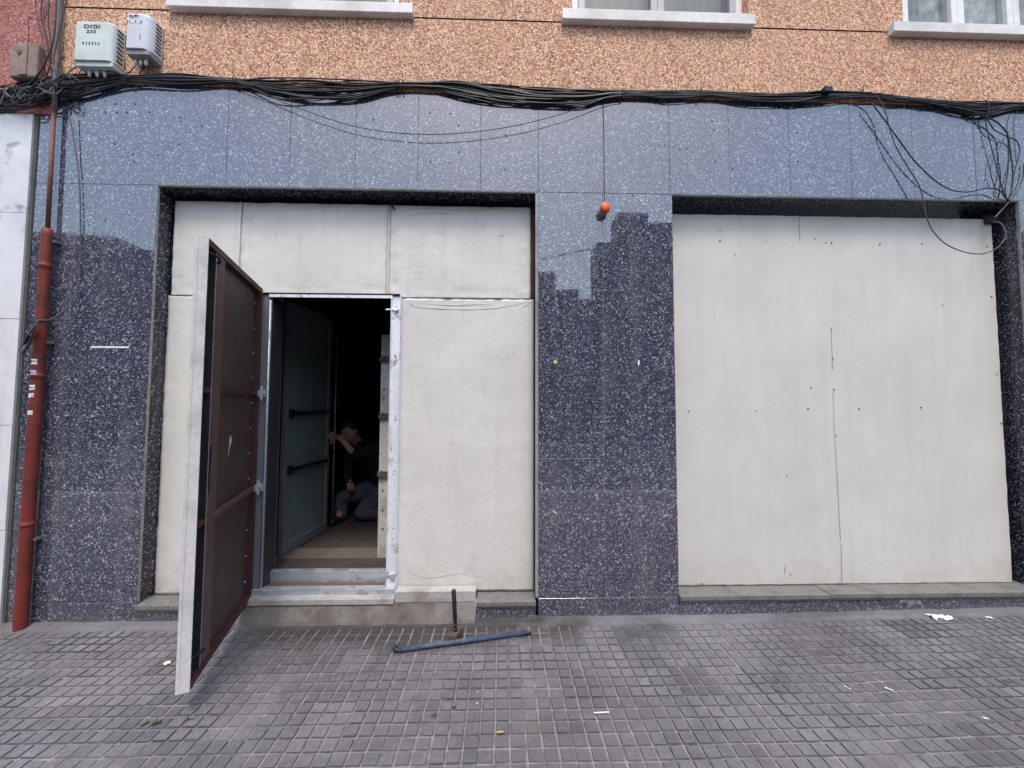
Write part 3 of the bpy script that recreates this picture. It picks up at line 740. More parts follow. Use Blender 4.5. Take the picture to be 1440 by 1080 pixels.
fr.box(XF0-.015, XF1+.015, YF+.016, YF+.05, ZF-.001, ZF+.003)
fr.box(XF0-.015, XF1+.0115, YF+.028, YF+.0335, ZF-.014, ZF-.0015, 0)
fr.build('head_angle', M['primer_plate'], ho)
fr = MB(); ztp = W(460, 416.5, YF+.04).z
fr.box(XF0+.04, XF1-.047, YF+.020, YF+.0265, ztp-.016, ztp+.006); fr.build('head_rail', M['galv_white'], ho, bevel=.001)
sb = MB()
zA = W(460, 829, YF).z; zB_ = W(460, 840, YF).z
sb.box(XF0+.0, XF1+.011, YF-.004, YF+.02, zB_, zA); sb.box(XF0+.036, XF1-.05, YF+.021, YF+.06, zB_, zA-.002)
so = sb.build('bottom_rail', M['galv'], ho, bevel=.0015)
sb = MB(); sb.box(XF0+.06, XF1-.052, YF+.0605, YF+.105, zB_, W(460, 824, YF+.06).z); sb.build('rust_strip', M['rust'], ho)

# door leaf --------------------------------------------------
HX, HY = XF0+.004, YF+.018
FX, FY = W(283, 600, -.77).x, -.77
d = Vector((FX-HX, FY-HY, 0)); LW = d.length; u = d.normalized(); nrm = Vector((u.y, -u.x, 0))   # nrm points to the outer (left) side
if nrm.x > 0: nrm = -nrm
zD0, zD1 = W(250, 973, -.77).z, W(285, 333, -.77).z
def L(a, b, z): return Vector((HX, HY, 0)) + u*a + nrm*b + Vector((0, 0, z))
class LB(MB):
    def lbox(s, a0, a1, b0, b1, z0, z1, mi=0):
        vs = [L(a, b, z) for z in (z0, z1) for a, b in ((a0, b0), (a1, b0), (a1, b1), (a0, b1))]
        return s.add(vs, [(0, 3, 2, 1), (4, 5, 6, 7), (0, 1, 5, 4), (1, 2, 6, 5), (2, 3, 7, 6), (3, 0, 4, 7)], mi)
T = .05
lf = LB(); lf.lbox(0, LW, T-.004, T, zD0, zD1); lf.lbox(LW, LW+.004, .0, T, zD0, zD1)
lf.lbox(LW+.004, LW+.006, T-.010, T+.004, zD0, zD1)
leaf = lf.build('door_leaf', M['leafskin'], ho, bevel=.0006, seg=1)
lf = LB(); lf.lbox(.04, LW-.012, T-.009, T-.0045, zD0+.03, zD1-.03); lf.build('back_plate', M['primer_plate'], leaf)
lf = LB()
lf.lbox(0, .035, .004, T-.005, zD0, zD1); lf.lbox(.0355, LW-.001, .004, T-.005, zD1-.035, zD1-.001); lf.lbox(.0355, LW-.001, .004, T-.005, zD0+.001, zD0+.035)
lf.build('leaf_frame', M['primer'], leaf, bevel=.001, seg=1)
lf = LB(); lf.lbox(LW-.235, LW-.116, .010, .014, zD0+.036, zD1-.036)
lf.build('lock_plate', M['primer_light'], leaf)
lf = LB(); lf.lbox(LW-.116, LW-.112, .0085, .038, zD0+.036, zD1-.036); lf.lbox(LW-.112, LW-.001, .036, .038, zD0+.036, zD1-.036); lf.build('channel', M['darkmetal'], leaf)
lf = LB(); lf.lbox(LW-.1165, LW-.1135, .006, .0083, zD0+.036, zD1-.036); lf.build('channel_edge', M['galv'], leaf)
zb1 = W(366, 553, .05).z; zb2 = W(362, 687, .05).z
for z_, a1 in ((zb1, LW-.236), (zb2, LW-.17)):
    lf = LB(); lf.lbox(.036, a1, .002, .024, z_-.014, z_+.014); lf.build('brace', M['primer_light'] if z_ == zb2 else M['primer'], leaf, bevel=.001)
    lf = LB(); lf.lbox(LW-.111, LW-.004, .008, .030, z_-.014, z_+.014); lf.build('brace', M['primer'], leaf, bevel=.001)
for z_ in (zb1, zb2):
    lf = LB(); p = L(.01, -.008, 0)
    lf.tube([(p.x, p.y, z_-.05), (p.x, p.y, z_+.05)], .011, 12); lf.lbox(.012, .05, -.004, .0035, z_-.022, z_+.022)
    lf.box(XF0-.004, XF0+.05, YF+.012, YF+.0295, z_-.026, z_+.026); lf.tube([(XF0+.026, YF+.012, z_), (XF0+.026, YF+.002, z_)], .012, 6)
    lf.build('hinge', M['galv'], leaf)
for zz_ in (W(300, 372, -.6).z, W(268, 920, -.7).z):
    lf = LB(); lf.tube(smooth_path([L(LW-.02, .028, zz_+.008), L(LW-.06, -.004, zz_+.008), L(LW-.10, -.012, zz_), L(LW-.13, .004, zz_-.012)], 5), .007, 6)
    lf.build('latch', M['rubber'], leaf, smooth=True)
lf = LB()
for k in range(12):
    z_ = zD0+.12+(zD1-zD0-.24)*k/11; p = L(.042, .012+T-.03, 0)
    lf.tube([L(.044, T-.0085, z_), L(.044, T-.016, z_)], .004, 6)
lf.pieces('rivet', M['galv_white'], leaf)
lf = LB()       # paint chip on the plate
c0 = [(0, 0), (.022, .01), (.018, -.012), (.034, -.014), (.012, -.05), (.018, -.062), (.002, -.042), (-.012, -.10), (-.018, -.11), (-.008, -.05), (-.004, -.02)]
aa = .90*LW*.5; zc = W(328, 615, -.3).z
vs = [L(aa-x, T-.0098, zc+z) for x, z in c0]+[L(aa-x, T-.0092, zc+z) for x, z in c0]; n = len(c0)
lf.add(vs, [tuple(range(n)), tuple(range(2*n-1, n-1, -1))]+[(k, (k+1) % n, n+(k+1) % n, n+k) for k in range(n)])
lf.build('paint_chip', M['paper'], leaf)
lf = LB()       # dark burnt patch near the lock
c0 = [(0, .11), (.018, .10), (.022, .03), (.012, -.03), (.016, -.08), (.002, -.15), (-.006, -.09), (-.016, -.04), (-.012, .05)]
zc = W(290, 655, -.6).z
vs = [L(LW-.135-x, .0092, zc+z) for x, z in c0]+[L(LW-.135-x, .0097, zc+z) for x, z in c0]; n = len(c0)
lf.add(vs, [tuple(range(n)), tuple(range(2*n-1, n-1, -1))]+[(k, (k+1) % n, n+(k+1) % n, n+k) for k in range(n)])
lf.build('lock_stain', M['rubber'], leaf)

# step of the doorway ---------------------------------------
st = thing('door_step', 'worn concrete doorstep with a pale lip and brown stains under the steel door', 'doorstep', (-1.2, 0, 0))
mb = MB(); mb.box(XF1+.022, XD1-.008, .030, .112, W(600, 847, .03).z, W(600, 832, .03).z); mb.build('rail', M['concrete_light'], st, bevel=.002)
mb = MB(); mb.box(XD0, XF1+.020, .012, .12, W(500, 850, .02).z, W(500, 842, .02).z); mb.build('lip', M['concrete_light'], st, bevel=.003)
mb = MB(); n = 60; zl = W(500, 850, .02).z-.004
for k in range(n):
    for j in range(6):
        def P_(kk, jj):
            x = XD0-.03+(XD1-.008-XD0+.03)*kk/n; t = jj/6
            y = .03-(.03+.060)*t; z = zl*(1-t)**.8+.006+.003*noise.noise(Vector((x*12, y*12, 0)))
            if jj == 6: z = .001; y += .012*noise.noise(Vector((x*8, 2, 2)))
            return (x, y, z)
        mb.add([P_(k, j), P_(k+1, j), P_(k+1, j+1), P_(k, j+1)], [(0, 1, 2, 3)])
mb.build('ramp', M['concrete_stained'], st, smooth=True)
mb = MB(); mb.box(XD1-.007, XD1-.001, -.02, .05, .0, .118); mb.build('edge_strip', M['galv'], st)

# ---------------------------------------------------------------- inside the shop
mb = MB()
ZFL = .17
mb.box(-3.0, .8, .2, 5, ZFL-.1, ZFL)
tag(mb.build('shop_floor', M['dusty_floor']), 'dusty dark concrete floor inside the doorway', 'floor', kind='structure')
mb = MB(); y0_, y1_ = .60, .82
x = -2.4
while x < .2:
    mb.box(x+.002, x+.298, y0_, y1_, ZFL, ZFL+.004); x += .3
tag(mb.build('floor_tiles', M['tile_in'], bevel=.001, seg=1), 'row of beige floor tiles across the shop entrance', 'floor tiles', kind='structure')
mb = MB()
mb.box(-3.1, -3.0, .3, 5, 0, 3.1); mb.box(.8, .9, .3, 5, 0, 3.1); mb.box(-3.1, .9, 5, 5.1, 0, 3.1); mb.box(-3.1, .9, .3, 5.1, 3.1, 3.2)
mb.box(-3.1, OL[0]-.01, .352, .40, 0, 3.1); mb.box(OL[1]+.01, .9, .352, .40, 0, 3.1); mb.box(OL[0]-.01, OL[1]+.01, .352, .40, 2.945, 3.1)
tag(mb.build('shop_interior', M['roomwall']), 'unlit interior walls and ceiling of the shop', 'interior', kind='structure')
mb = MB(); zt = W(460, 802, .2).z
mb.box(XF0+.05, XF1-.04, .19, .235, .10, zt)
tag(mb.build('threshold_beam', M['galv'], bevel=.003), 'galvanised steel beam across the doorway behind the bottom rail', 'threshold')
# inner glass door leaf, opened into the room
gd = thing('glass_door', 'dusty greenish glass door with black bars standing open inside the doorway', 'door', (-1.9, .64, ZFL))
ga, gb = Vector((W(393, 774, .62).x, .62, 0)), Vector((W(457, 738, 1.28).x, 1.28, 0)); gu = (gb-ga).normalized(); gn = Vector((gu.y, -gu.x, 0)); GL = (gb-ga).length
def gbox(mb, a0, a1, b0, b1, z0, z1):
    vs = [ga+gu*a+gn*b+Vector((0, 0, z)) for z in (z0, z1) for a, b in ((a0, b0), (a1, b0), (a1, b1), (a0, b1))]
    mb.add(vs, [(0, 3, 2, 1), (4, 5, 6, 7), (0, 1, 5, 4), (1, 2, 6, 5), (2, 3, 7, 6), (3, 0, 4, 7)])
mb = MB(); gbox(mb, 0, .05, -.02, .02, .18, 2.3); gbox(mb, GL-.03, GL, -.02, .02, .18, 2.3); gbox(mb, .05, GL-.03, -.018, .018, .18, .26); gbox(mb, .05, GL-.03, -.018, .018, 2.22, 2.3)
mb.build('frame', M['galv_dark'], gd, bevel=.002)
mb = MB(); gbox(mb, .0505, GL-.0305, -.004, .004, .2605, 2.2195); mb.build('pane', M['frosted'], gd)
for z_ in (W(400, 581, .66).z, W(402, 661, .66).z):
    mb = MB(); gbox(mb, .05, GL-.05, .02, .04, z_-.014, z_+.014); gbox(mb, .03, .08, .012, .045, z_-.035, z_+.035); mb.build('bar', M['rubber'], gd, bevel=.002)
mb = MB()
for (px_, pb_) in ((459, 738), (467, 736)):
    q = G(px_, pb_, ZFL); mb.tube([(q.x, q.y, ZFL), (q.x+.002, q.y, 2.3)], .009, 8)
tag(mb.build('door_track', M['galv'], smooth=True), 'pair of slim upright metal profiles between the glass door and the crouching person', 'metal profiles')
# left inner post
mb = MB(); q = W(385.5, 700, .45); mb.box(q.x-.01, q.x+.022, .42, .46, ZFL, 2.4)
tag(mb.build('inner_post', M['galv_dark'], bevel=.002), 'dull grey upright post just inside the doorway, left of the glass door', 'post')
# right inner post with brackets
ip = thing('timber_post', 'chipped white timber post with brown brackets inside the right of the doorway', 'post', (-1.0, .62, ZFL))
xa, xb = W(532, 700, .60).x, W(532, 700, .60).x+.15
mb = MB(); mb.box(xa, xb, .60, .66, ZFL, 2.02); mb.build('post', M['timber'], ip, bevel=.003)
for p_ in (505, 585, 667):
    z_ = W(540, p_, .58).z; mb = MB(); mb.box(xa-.006, xb, .575, .5995, z_-.022, z_+.022); mb.tube([(xa+.03, .575, z_+.03), (xa+.03, .575, z_-.03)], .007, 8); mb.build('bracket', M['bracket'], ip, bevel=.002)
for p_ in (548, 560, 690, 718, 744):
    q = W(538+rnd(-1, 3), p_, .598); mb = MB()
    n = 9; vs = [(q.x+.008*rnd(.6, 1.2)*math.cos(2*math.pi*k/n), .5985, q.z+.012*rnd(.6, 1.3)*math.sin(2*math.pi*k/n)) for k in range(n)]
    mb.add(vs, [tuple(range(n))]); mb.build('paint_hole', M['vent'], ip)

# ---------------------------------------------------------------- person kneeling inside
def skin_mesh(chains, sub=2):
    """chains of (co, radius); joints with equal coordinates are merged into one body"""
    me = bpy.data.meshes.new('t'); vs = []; es = []; rs = []; idx = {}
    for ch in chains:
        prev = None
        for co, r in ch:
            k = tuple(round(c, 4) for c in co)
            if k not in idx: idx[k] = len(vs); vs.append(co); rs.append(r)
            if prev is not None: es.append((prev, idx[k]))
            prev = idx[k]
    me.from_pydata(vs, es, []); o = bpy.data.objects.new('t', me); COL.objects.link(o)
    md = o.modifiers.new('s', 'SKIN'); me.skin_vertices[0].data[0].use_root = True
    for i, r in enumerate(rs): me.skin_vertices[0].data[i].radius = (r, r) if not isinstance(r, tuple) else r
    sb = o.modifiers.new('b', 'SUBSURF'); sb.levels = sub; sb.render_levels = sub
    dg = bpy.context.evaluated_depsgraph_get(); dg.update()
    res = bpy.data.meshes.new_from_object(o.evaluated_get(dg)); bpy.data.objects.remove(o); bpy.data.meshes.remove(me)
    for p in res.polygons: p.use_smooth = True
    return res
pr = thing('person', 'person in a black shirt and grey trousers kneeling in the doorway, one hand raised', 'person', (-1.5, 1.7, ZFL))
V = Vector
pel = V((-1.30, 1.86, .50)); che = V((-1.40, 1.74, .78))
def mesh_part(name, me, mat, parent):
    me.materials.clear(); me.materials.append(M[mat]); me.name = name; return link_mesh(name, me, parent)
hd = W(494, 607, 1.55); nk = hd+V((.055, .10, -.165))
shL = V((-1.60, 1.66, .93)); shR = V((-1.36, 1.52, .93)); elb = W(499, 640, 1.40); wr = W(481, 618, 1.32); hnd = W(473, 613, 1.28)
kneeR = G(500, 733, ZFL+.03); kneeR = V((kneeR.x, kneeR.y+.05, ZFL+.07)); hipR = V((-1.28, 1.80, .48)); 
kneeL = W(478, 700, 1.62); footL = V((-1.72, 1.50, ZFL+.05))
hL = V((-1.60, 1.50, .60))
body = skin_mesh([
    [(tuple(pel), .12), (tuple(che), .125), (tuple(nk), .06), (tuple(nk.lerp(hd, .45)), .052), (tuple(hd-V((0, 0, .03))), .075)],
    [(tuple(che), .125), (tuple(shR), .055), (tuple(elb), .042), (tuple(wr), .029), (tuple(hnd), .034)],
    [(tuple(che), .125), (tuple(shL), .05), ((-1.68, 1.62, .74), .040), ((-1.63, 1.53, .63), .030), (tuple(hL), .032)],
    [(tuple(pel), .12), (tuple(hipR), .09), (tuple(kneeR), .06), ((-1.12, 1.75, ZFL+.07), .05), ((-1.0, 1.88, ZFL+.06), .04)],
    [(tuple(pel), .12), ((-1.42, 1.84, .46), .09), (tuple(kneeL), .06), ((-1.73, 1.62, ZFL+.14), .042), (tuple(footL), .036)]])
bodyo = mesh_part('body', body, 'skin', pr)
sh = skin_mesh([
    [(tuple(pel-V((0, 0, .06))), .17), (tuple(pel), .175), (tuple(che), .185), (tuple(nk), .10), (tuple(nk.lerp(hd, .42)), .072)],
    [(tuple(che), .185), (tuple(shR), .10), (tuple(shR.lerp(elb, .75)), .066), (tuple(elb), .058), (tuple(elb.lerp(wr, .35)), .045)],
    [(tuple(che), .185), (tuple(shL), .095), ((-1.68, 1.62, .74), .064), ((-1.63, 1.53, .63), .048), ((-1.605, 1.505, .605), .044)]])
for v in sh.vertices: v.co += v.normal*.008*noise.noise(v.co*13)
mesh_part('shirt', sh, 'shirt', bodyo)
tr_ = skin_mesh([
    [(tuple(pel+V((0, 0, .03))), .165), (tuple(hipR), .13), (tuple(hipR.lerp(kneeR, .5)), .115), (tuple(kneeR), .098), ((-1.12, 1.75, ZFL+.085), .08), ((-1.0, 1.88, ZFL+.075), .066)],
    [(tuple(pel+V((0, 0, .03))), .165), ((-1.42, 1.84, .46), .13), (tuple(kneeL), .098), ((-1.73, 1.64, ZFL+.16), .075), ((-1.73, 1.60, ZFL+.09), .075), ((-1.73, 1.585, ZFL+.04), .07), ((-1.735, 1.57, ZFL+.02), .06)]])
for v in tr_.vertices:
    v.co += v.normal*.016*noise.noise(v.co*14)+v.normal*.006*noise.noise(v.co*35)
mesh_part('trousers', tr_, 'trouser', bodyo)
mb = MB(); mb.tube([(-1.71, 1.63, ZFL+.045), (-1.735, 1.56, ZFL+.045), (-1.75, 1.46, ZFL+.035), (-1.755, 1.40, ZFL+.03)], [.045, .05, .042, .02], 10)
mb.tube([(-1.0, 1.88, ZFL+.05), (-.94, 1.92, ZFL+.05), (-.90, 1.95, ZFL+.06)], [.045, .05, .03], 10)
mb.pieces('shoe', M['shoe'], bodyo, smooth=True)
# head
def head(c, yaw, pitch):
    bm = bmesh.new(); bmesh.ops.create_uvsphere(bm, u_segments=48, v_segments=36, radius=1)
    for v in bm.verts:
        x, y, z = v.co        # face looks towards -y in local space
        sx, sy, sz = .077, .098, .118
        w_ = 1-.26*max(0, -z)**1.5; X = x*sx*w_; Y = y*sy*(1-.10*max(0, -z)); Z = z*sz
        if y < 0:
            Y += .012*max(0, -z-.1)*0
            nose_ = math.exp(-((x*sx)/.011)**2)*math.exp(-((Z+.012)/.024)**2); Y -= .024*nose_*(1.15 if Z < -.01 else .8)
            Y -= .005*math.exp(-(X/.05)**2)*math.exp(-((Z-.036)/.010)**2)     # brow
            for sgn in (-1, 1): Y += .011*math.exp(-((X-sgn*.031)/.016)**2)*math.exp(-((Z-.016)/.012)**2)
            Y -= .007*math.exp(-(X/.022)**2)*math.exp(-((Z+.052)/.007)**2); Y -= .007*math.exp(-(X/.020)**2)*math.exp(-((Z+.066)/.007)**2)
            Y -= .012*math.exp(-(X/.028)**2)*math.exp(-((Z+.098)/.014)**2)
        for sgn in (-1, 1):
            ear = math.exp(-((y*sy-.012)/.014)**2)*math.exp(-((Z-.0)/.026)**2)
            if x*sgn > .85: X += sgn*.018*ear
        v.co = (X, Y, Z)
    R_ = Matrix.Translation(c) @ Matrix.Rotation(yaw, 4, 'Z') @ Matrix.Rotation(pitch, 4, 'X')
    bm.transform(R_); me = bpy.data.meshes.new('head'); bm.to_mesh(me); bm.free()
    for p in me.polygons: p.use_smooth = True
    h_ = bmesh.new(); bmesh.ops.create_uvsphere(h_, u_segments=40, v_segments=30, radius=1)
    dele = [v for v in h_.verts if (v.co.z < -.45) or (v.co.y < -.30 and v.co.z < .48-.35*(v.co.y+.3)*0) or (v.co.y < .05 and v.co.z < .1)]
    bmesh.ops.delete(h_, geom=dele, context='VERTS')
    for v in h_.verts:
        k_ = 1.07+.03*noise.noise(v.co*6); v.co = (v.co.x*.077*k_, v.co.y*.098*k_, v.co.z*.118*k_+.003)
    h_.transform(R_); mh = bpy.data.meshes.new('hair'); h_.to_mesh(mh); h_.free()
    for p in mh.polygons: p.use_smooth = True
    return me, mh
hm, hh = head(hd, math.radians(-48), math.radians(18))
# join the head into the body surface so that the figure stays one continuous mesh object
bm = bmesh.new(); bm.from_mesh(bodyo.data); hm.transform(Matrix.Translation(-LOC[bodyo.name])); bm.from_mesh(hm)
# hand: palm is the skin end, five separate curled fingers
pd = (hnd-wr).normalized()
side = pd.cross(V((0, 0, 1))).normalized(); dn = pd.cross(side).normalized()
if dn.z > 0: dn = -dn
fb = MB()
for k, (off, ln, r_) in enumerate(((-.030, .060, .0085), (-.011, .070, .009), (.009, .066, .009), (.028, .052, .008))):
    a = hnd+side*off+pd*.02
    pts = [a, a+pd*ln*.45, a+pd*ln*.62+dn*ln*.38, a+pd*ln*.40+dn*ln*.72, a+pd*ln*.12+dn*ln*.78]
    fb.tube(smooth_path(pts, 4), r_, 8)
a = hnd-side*.03-pd*.01; fb.tube(smooth_path([a, a-side*.015+pd*.02+dn*.02, a+pd*.035+dn*.04, a+side*.01+pd*.045+dn*.045], 4), .0095, 8)
pd2 = (hL-V((-1.63, 1.53, .63))).normalized(); sd2 = pd2.cross(V((0, 0, 1))).normalized()
for off, ln in ((-.024, .05), (-.008, .06), (.008, .058), (.023, .045), (.034, .03)):
    a = hL+sd2*off+pd2*.01; fb.tube(smooth_path([a, a+pd2*ln*.5, a+pd2*ln*.8-V((0, 0, .025)), a+pd2*ln*.7-V((0, 0, .045))], 4), .008, 8)
fm = bpy.data.meshes.new('f'); fm.from_pydata([tuple(Vector(v)-LOC[bodyo.name]) for v in fb.v], [], fb.f)
for p in fm.polygons: p.use_smooth = True
bm.from_mesh(fm); bm.to_mesh(bodyo.data); bm.free()
for p in bodyo.data.polygons: p.use_smooth = True; p.material_index = 0
mesh_part('hair', hh, 'hair', bodyo)
mb = MB(); c = hnd+pd*.03+dn*.03; mb.tube([c+V((0, 0, .05)), c-V((0, 0, .015))], .011, 10); mb.tube([c-V((0, 0, .015)), c-V((.005, 0, .075))], .005, 8)
tag(mb.build('screwdriver', M['galv_white'], smooth=True), 'small bright metal tool held by the kneeling person', 'tool')

# ---------------------------------------------------------------- downpipe
dp = thing('drainpipe', 'red painted downpipe with stickers, narrowing to a thin rusty pipe above', 'drainpipe', (W(30, 878, -.06).x, -.06, 0))
def wl(pts, y): return [W(a, b, y) for a, b in pts]
YP = -.048
p0, p1 = W(29, 880, YP), W(67, 322, YP)
p0 = V((p0.x, YP, -.02))
r0 = .033
mb = MB()
ts = [0, .01, .25, .255, .256, .262, .263, .27, .61, .62, .621, .627, .628, .635, .89, .90, .901, .907, .908, .915, .985, 1.0, 1.001]
rs = [r0]*2+[r0, r0, r0+.003, r0+.003, r0, r0]+[r0-.002, r0-.002, r0+.001, r0+.001, r0-.002, r0-.002]+[r0-.004, r0-.004, r0-.001, r0-.001, r0-.004, r0-.004]+[r0-.004, r0-.006, .012]
mb.tube([p0.lerp(p1, t) for t in ts], rs, 24); mb.build('lower_pipe', M['pipe'], dp, smooth=True)
# auto-smooth look is fine: the collars are short
q0, q1, q2, q3 = W(67, 324, -.032), W(76, 155, -.032), W(78, 120, -.034), W(87, -30, -.034)
mb = MB(); mb.tube([q0, q1], .012, 14); mb.build('upper_pipe', M['pipe_thin'], dp, smooth=True)
mb = MB(); mb.tube([q1+V((0, 0, -.01)), q2, q3, q3+V((.05, 0, 1.5))], .0145, 14); mb.build('grey_pipe', M['pipe_grey'], dp, smooth=True)
mb = MB()
for (a, b) in ((54, 455),):
    c = p0.lerp(p1, .765); mb.tube([c+V((r0*1.06*math.cos(t), r0*1.06*math.sin(t), .010*math.sin(t))) for t in [k*math.pi/10 for k in range(21)]], .004, 6)
mb.build('tie_wire', M['cable_grey'], dp, smooth=True)
for t in (.22, .71, .97):
    c = p0.lerp(p1, t); mb = MB(); mb.box(c.x-.006, c.x+r0+.012, -.04, -.004, c.z-.008, c.z+.008); mb.build('bracket', M['pipe_grey'], dp, bevel=.001)
# stickers wrapped on the pipe
for i, (py_, h_, w_) in enumerate(((509, .034, 1.3), (524, .026, 1.3), (545, .032, 1.2), (556, .026, 1.1), (580, .028, 1.1))):
    t = (W(50, py_, YP).z-p0.z)/(p1.z-p0.z); c = p0.lerp(p1, t); rr = .0335-.003*(t/.62)+.0006
    vs = []; n = 8; tl = rnd(-.004, .004)
    for zz_ in (-h_/2, h_/2):
        for k in range(n+1):
            an = -math.pi/2+.0+w_*(k/n-.5); vs.append((c.x+rr*1.01*math.cos(an), c.y+rr*1.01*math.sin(an), c.z+zz_+tl*(k/n-.5)))
    mb = MB(); mb.add(vs, [(k, k+1, n+2+k, n+1+k) for k in range(n)])
    o = mb.build('sticker', M['paper'] if i != 1 else simple('pale_blue_sticker', (.55, .62, .80), .6), dp, smooth=True)
    if i in (0, 1, 2, 3):       # scribbled print
        mb = MB()
        for k in range(5):
            if i == 3 and k < 3: continue
            an = -math.pi/2+w_*((k+1.0)/6-.5); an2 = an+.12; zz0, zz1 = c.z-h_*.25*rnd(.5, 1), c.z+h_*.28*rnd(.5, 1)
            P1 = V((c.x+rr*1.03*math.cos(an), c.y+rr*1.03*math.sin(an), zz0)); P2 = V((c.x+rr*1.03*math.cos(an2), c.y+rr*1.03*math.sin(an2), zz1))
            mb.tube([P1, P2], .0014, 5)
        mb.build('print', M['ink'], o)

# ---------------------------------------------------------------- cables
rng = random.Random(21)
UPX = [(-70, 140), (0, 124), (40, 114), (75, 108), (120, 104), (180, 107), (250, 104), (330, 111), (385, 110), (440, 110), (500, 113), (555, 117), (600, 114), (650, 113), (705, 120), (760, 124), (820, 127), (875, 128), (940, 129), (1000, 129), (1060, 132), (1120, 131), (1160, 128), (1215, 130), (1260, 135), (1305, 140), (1345, 143), (1385, 143), (1440, 145), (1520, 150)]
LOX = [(-70, 165), (0, 156), (40, 152), (75, 144), (120, 138), (180, 116), (250, 119), (330, 117), (385, 135), (440, 144), (500, 140), (555, 124), (600, 125), (650, 135), (705, 145), (760, 149), (820, 145), (875, 134), (940, 138), (1000, 135), (1060, 142), (1120, 145), (1160, 141), (1215, 136), (1260, 143), (1305, 146), (1345, 155), (1385, 162), (1440, 152), (1520, 156)]
cb = thing('cable_bundle', 'long tied bundle of black cables strung across the facade above the granite', 'cable bundle', W(720, 150, 0))
for k in range(24):
    base = (k+.5)/24; pts = []; t = base
    low = base > .45
    for (a, yu), (_, yl) in zip(UPX, LOX):
        t += rng.gauss(0, .16); t += (base-t)*.45; t = max(-.03, min(1.06, t))
        pts.append(W(a+rng.uniform(-4, 4), yu+(yl-yu)*t+rng.gauss(0, .8), -.010-.022*rng.random()-.004*math.sin(k)))
    r = rng.choice((.0035, .004, .005, .0055, .0065))
    mb = MB(); mb.tube(smooth_path(pts, 5), r, 6)
    mb.build('cable', M['cable_grey'] if k % 7 == 3 else M['cable'], cb, smooth=True)
for px_, yt_, yb_ in ((181, 104, 119), (330, 108, 120), (556, 114, 128), (560, 114, 128), (566, 114, 128), (875, 125, 138), (985, 126, 139), (1211, 127, 141), (1305, 137, 149), (1385, 142, 165), (718, 118, 124)):
    a, b = W(px_, yt_, -.024), W(px_, yb_, -.024); c = (a+b)/2; hh_ = (a-b).length/2+.006
    mb = MB(); mb.tube([(c.x+.004*math.sin(t), c.y+.022*math.cos(t), c.z+hh_*math.sin(t)) for t in [k*math.pi/9 for k in range(19)]], .0028, 5)
    tail = V((c.x, c.y-.022, c.z+hh_*.9)); mb.tube([tail, tail+V((rnd(-.01, .02), -.01, rnd(.01, .035)))], .0016, 4)
    mb.build('tie', M['rubber'], cb, smooth=True)
def cable(pts, r, name, label, cat='cable', mat='cable', group=None, parent=None):
    mb = MB(); mb.tube(smooth_path([W(a, b, y) for a, b, y in pts], 7), r, 7)
    o = mb.build(name, M[mat], parent, smooth=True)
    return tag(o, label, cat, group) if label else o
# tangle at the left end
tg = thing('cable_tangle', 'tangle of thin black cables under the brown box at the far left', 'cable tangle', W(30, 140, -.05))
for k in range(16):
    a = rng.uniform(-20, 40); pts = []
    x = a; y = rng.uniform(112, 150)
    for j in range(6):
        pts.append((x, y, -.03-.07*rng.random())); x += rng.uniform(4, 26); y = 140-(x)*.28+rng.uniform(-14, 16)
    mb = MB(); mb.tube(smooth_path([W(*p) for p in pts], 6), rng.choice((.0025, .0035, .0045)), 6); mb.build('cable', M['cable_grey'] if k % 5 == 0 else M['cable'], tg, smooth=True)
for k, pts in enumerate(([(62, -20), (58, 20), (66, 60), (72, 100), (80, 118)], [(70, -20), (68, 30), (72, 70), (68, 100), (55, 120)], [(64, -20), (50, 0), (56, 40), (70, 90), (92, 108)], [(80, -20), (78, 30), (74, 60), (60, 95), (40, 120)], [(58, -10), (66, 18), (56, 28), (42, 24), (40, 40), (40, 60)], [(96, -20), (94, 0), (82, 50), (76, 90), (90, 104)])):
    cable([(a, b, -.03-.012*k) for a, b in pts], (.004, .004, .003, .0045, .0022, .003)[k], 'riser_cable', 'thin black cable climbing the top left wall, ' + ('leftmost at the frame edge', 'straightest, just left of the grey pipe', 'bowed out and crossing the others', 'crossing behind the grey pipe', 'short kinked one above brown box', 'running just right of the grey pipe')[k], group='cables climbing beside the grey pipe')
for k, pts in enumerate(([(112, 92), (104, 96), (96, 104), (100, 112)], [(126, 98), (150, 100), (170, 104), (185, 108)], [(192, 88), (186, 98), (176, 105)], [(203, 90), (200, 98), (196, 104)], [(212, 88), (218, 96), (226, 104)], [(92, 80), (84, 84), (82, 96), (90, 104)])):
    cable([(a, b, -.05) for a, b in pts], .003, 'drop_cable', 'short cable from ' + ('the left foot of the numbered pale box', 'under the numbered pale box running right', 'the left gland of the louvred grey box', 'the middle gland of the louvred grey box', 'the right gland of the louvred grey box', 'the left side of the numbered pale box')[k] + ' to the bundle', group='cables from the boxes to the bundle')
cable([(322, 112, -.05), (350, 122, -.05), (400, 144, -.045), (450, 163, -.045), (500, 178, -.045), (550, 186, -.045), (600, 189, -.045), (650, 187, -.045), (700, 181, -.045), (750, 171, -.045), (800, 157, -.045), (850, 138, -.045), (880, 130, -.05)], .0028, 'slack_cable', 'thin slack black cable sagging in a long arc over the granite band')
cable([(1223, 129, -.06), (1236, 140, -.055), (1246, 160, -.05), (1252, 185, -.05), (1262, 210, -.05), (1280, 240, -.05), (1293, 262, -.05), (1299, 285, -.04), (1303, 305, -.03), (1312, 325, -.02), (1330, 343, -.01), (1355, 354, 0), (1380, 357, 0), (1400, 350, 0), (1412, 337, 0), (1414, 325, .0), (1407, 314, .02), (1396, 311, .05), (1394, 309, .10)], .0038, 'looped_cable', 'grey cable dropping from the bundle and looping round over the right board', mat='cable_grey')
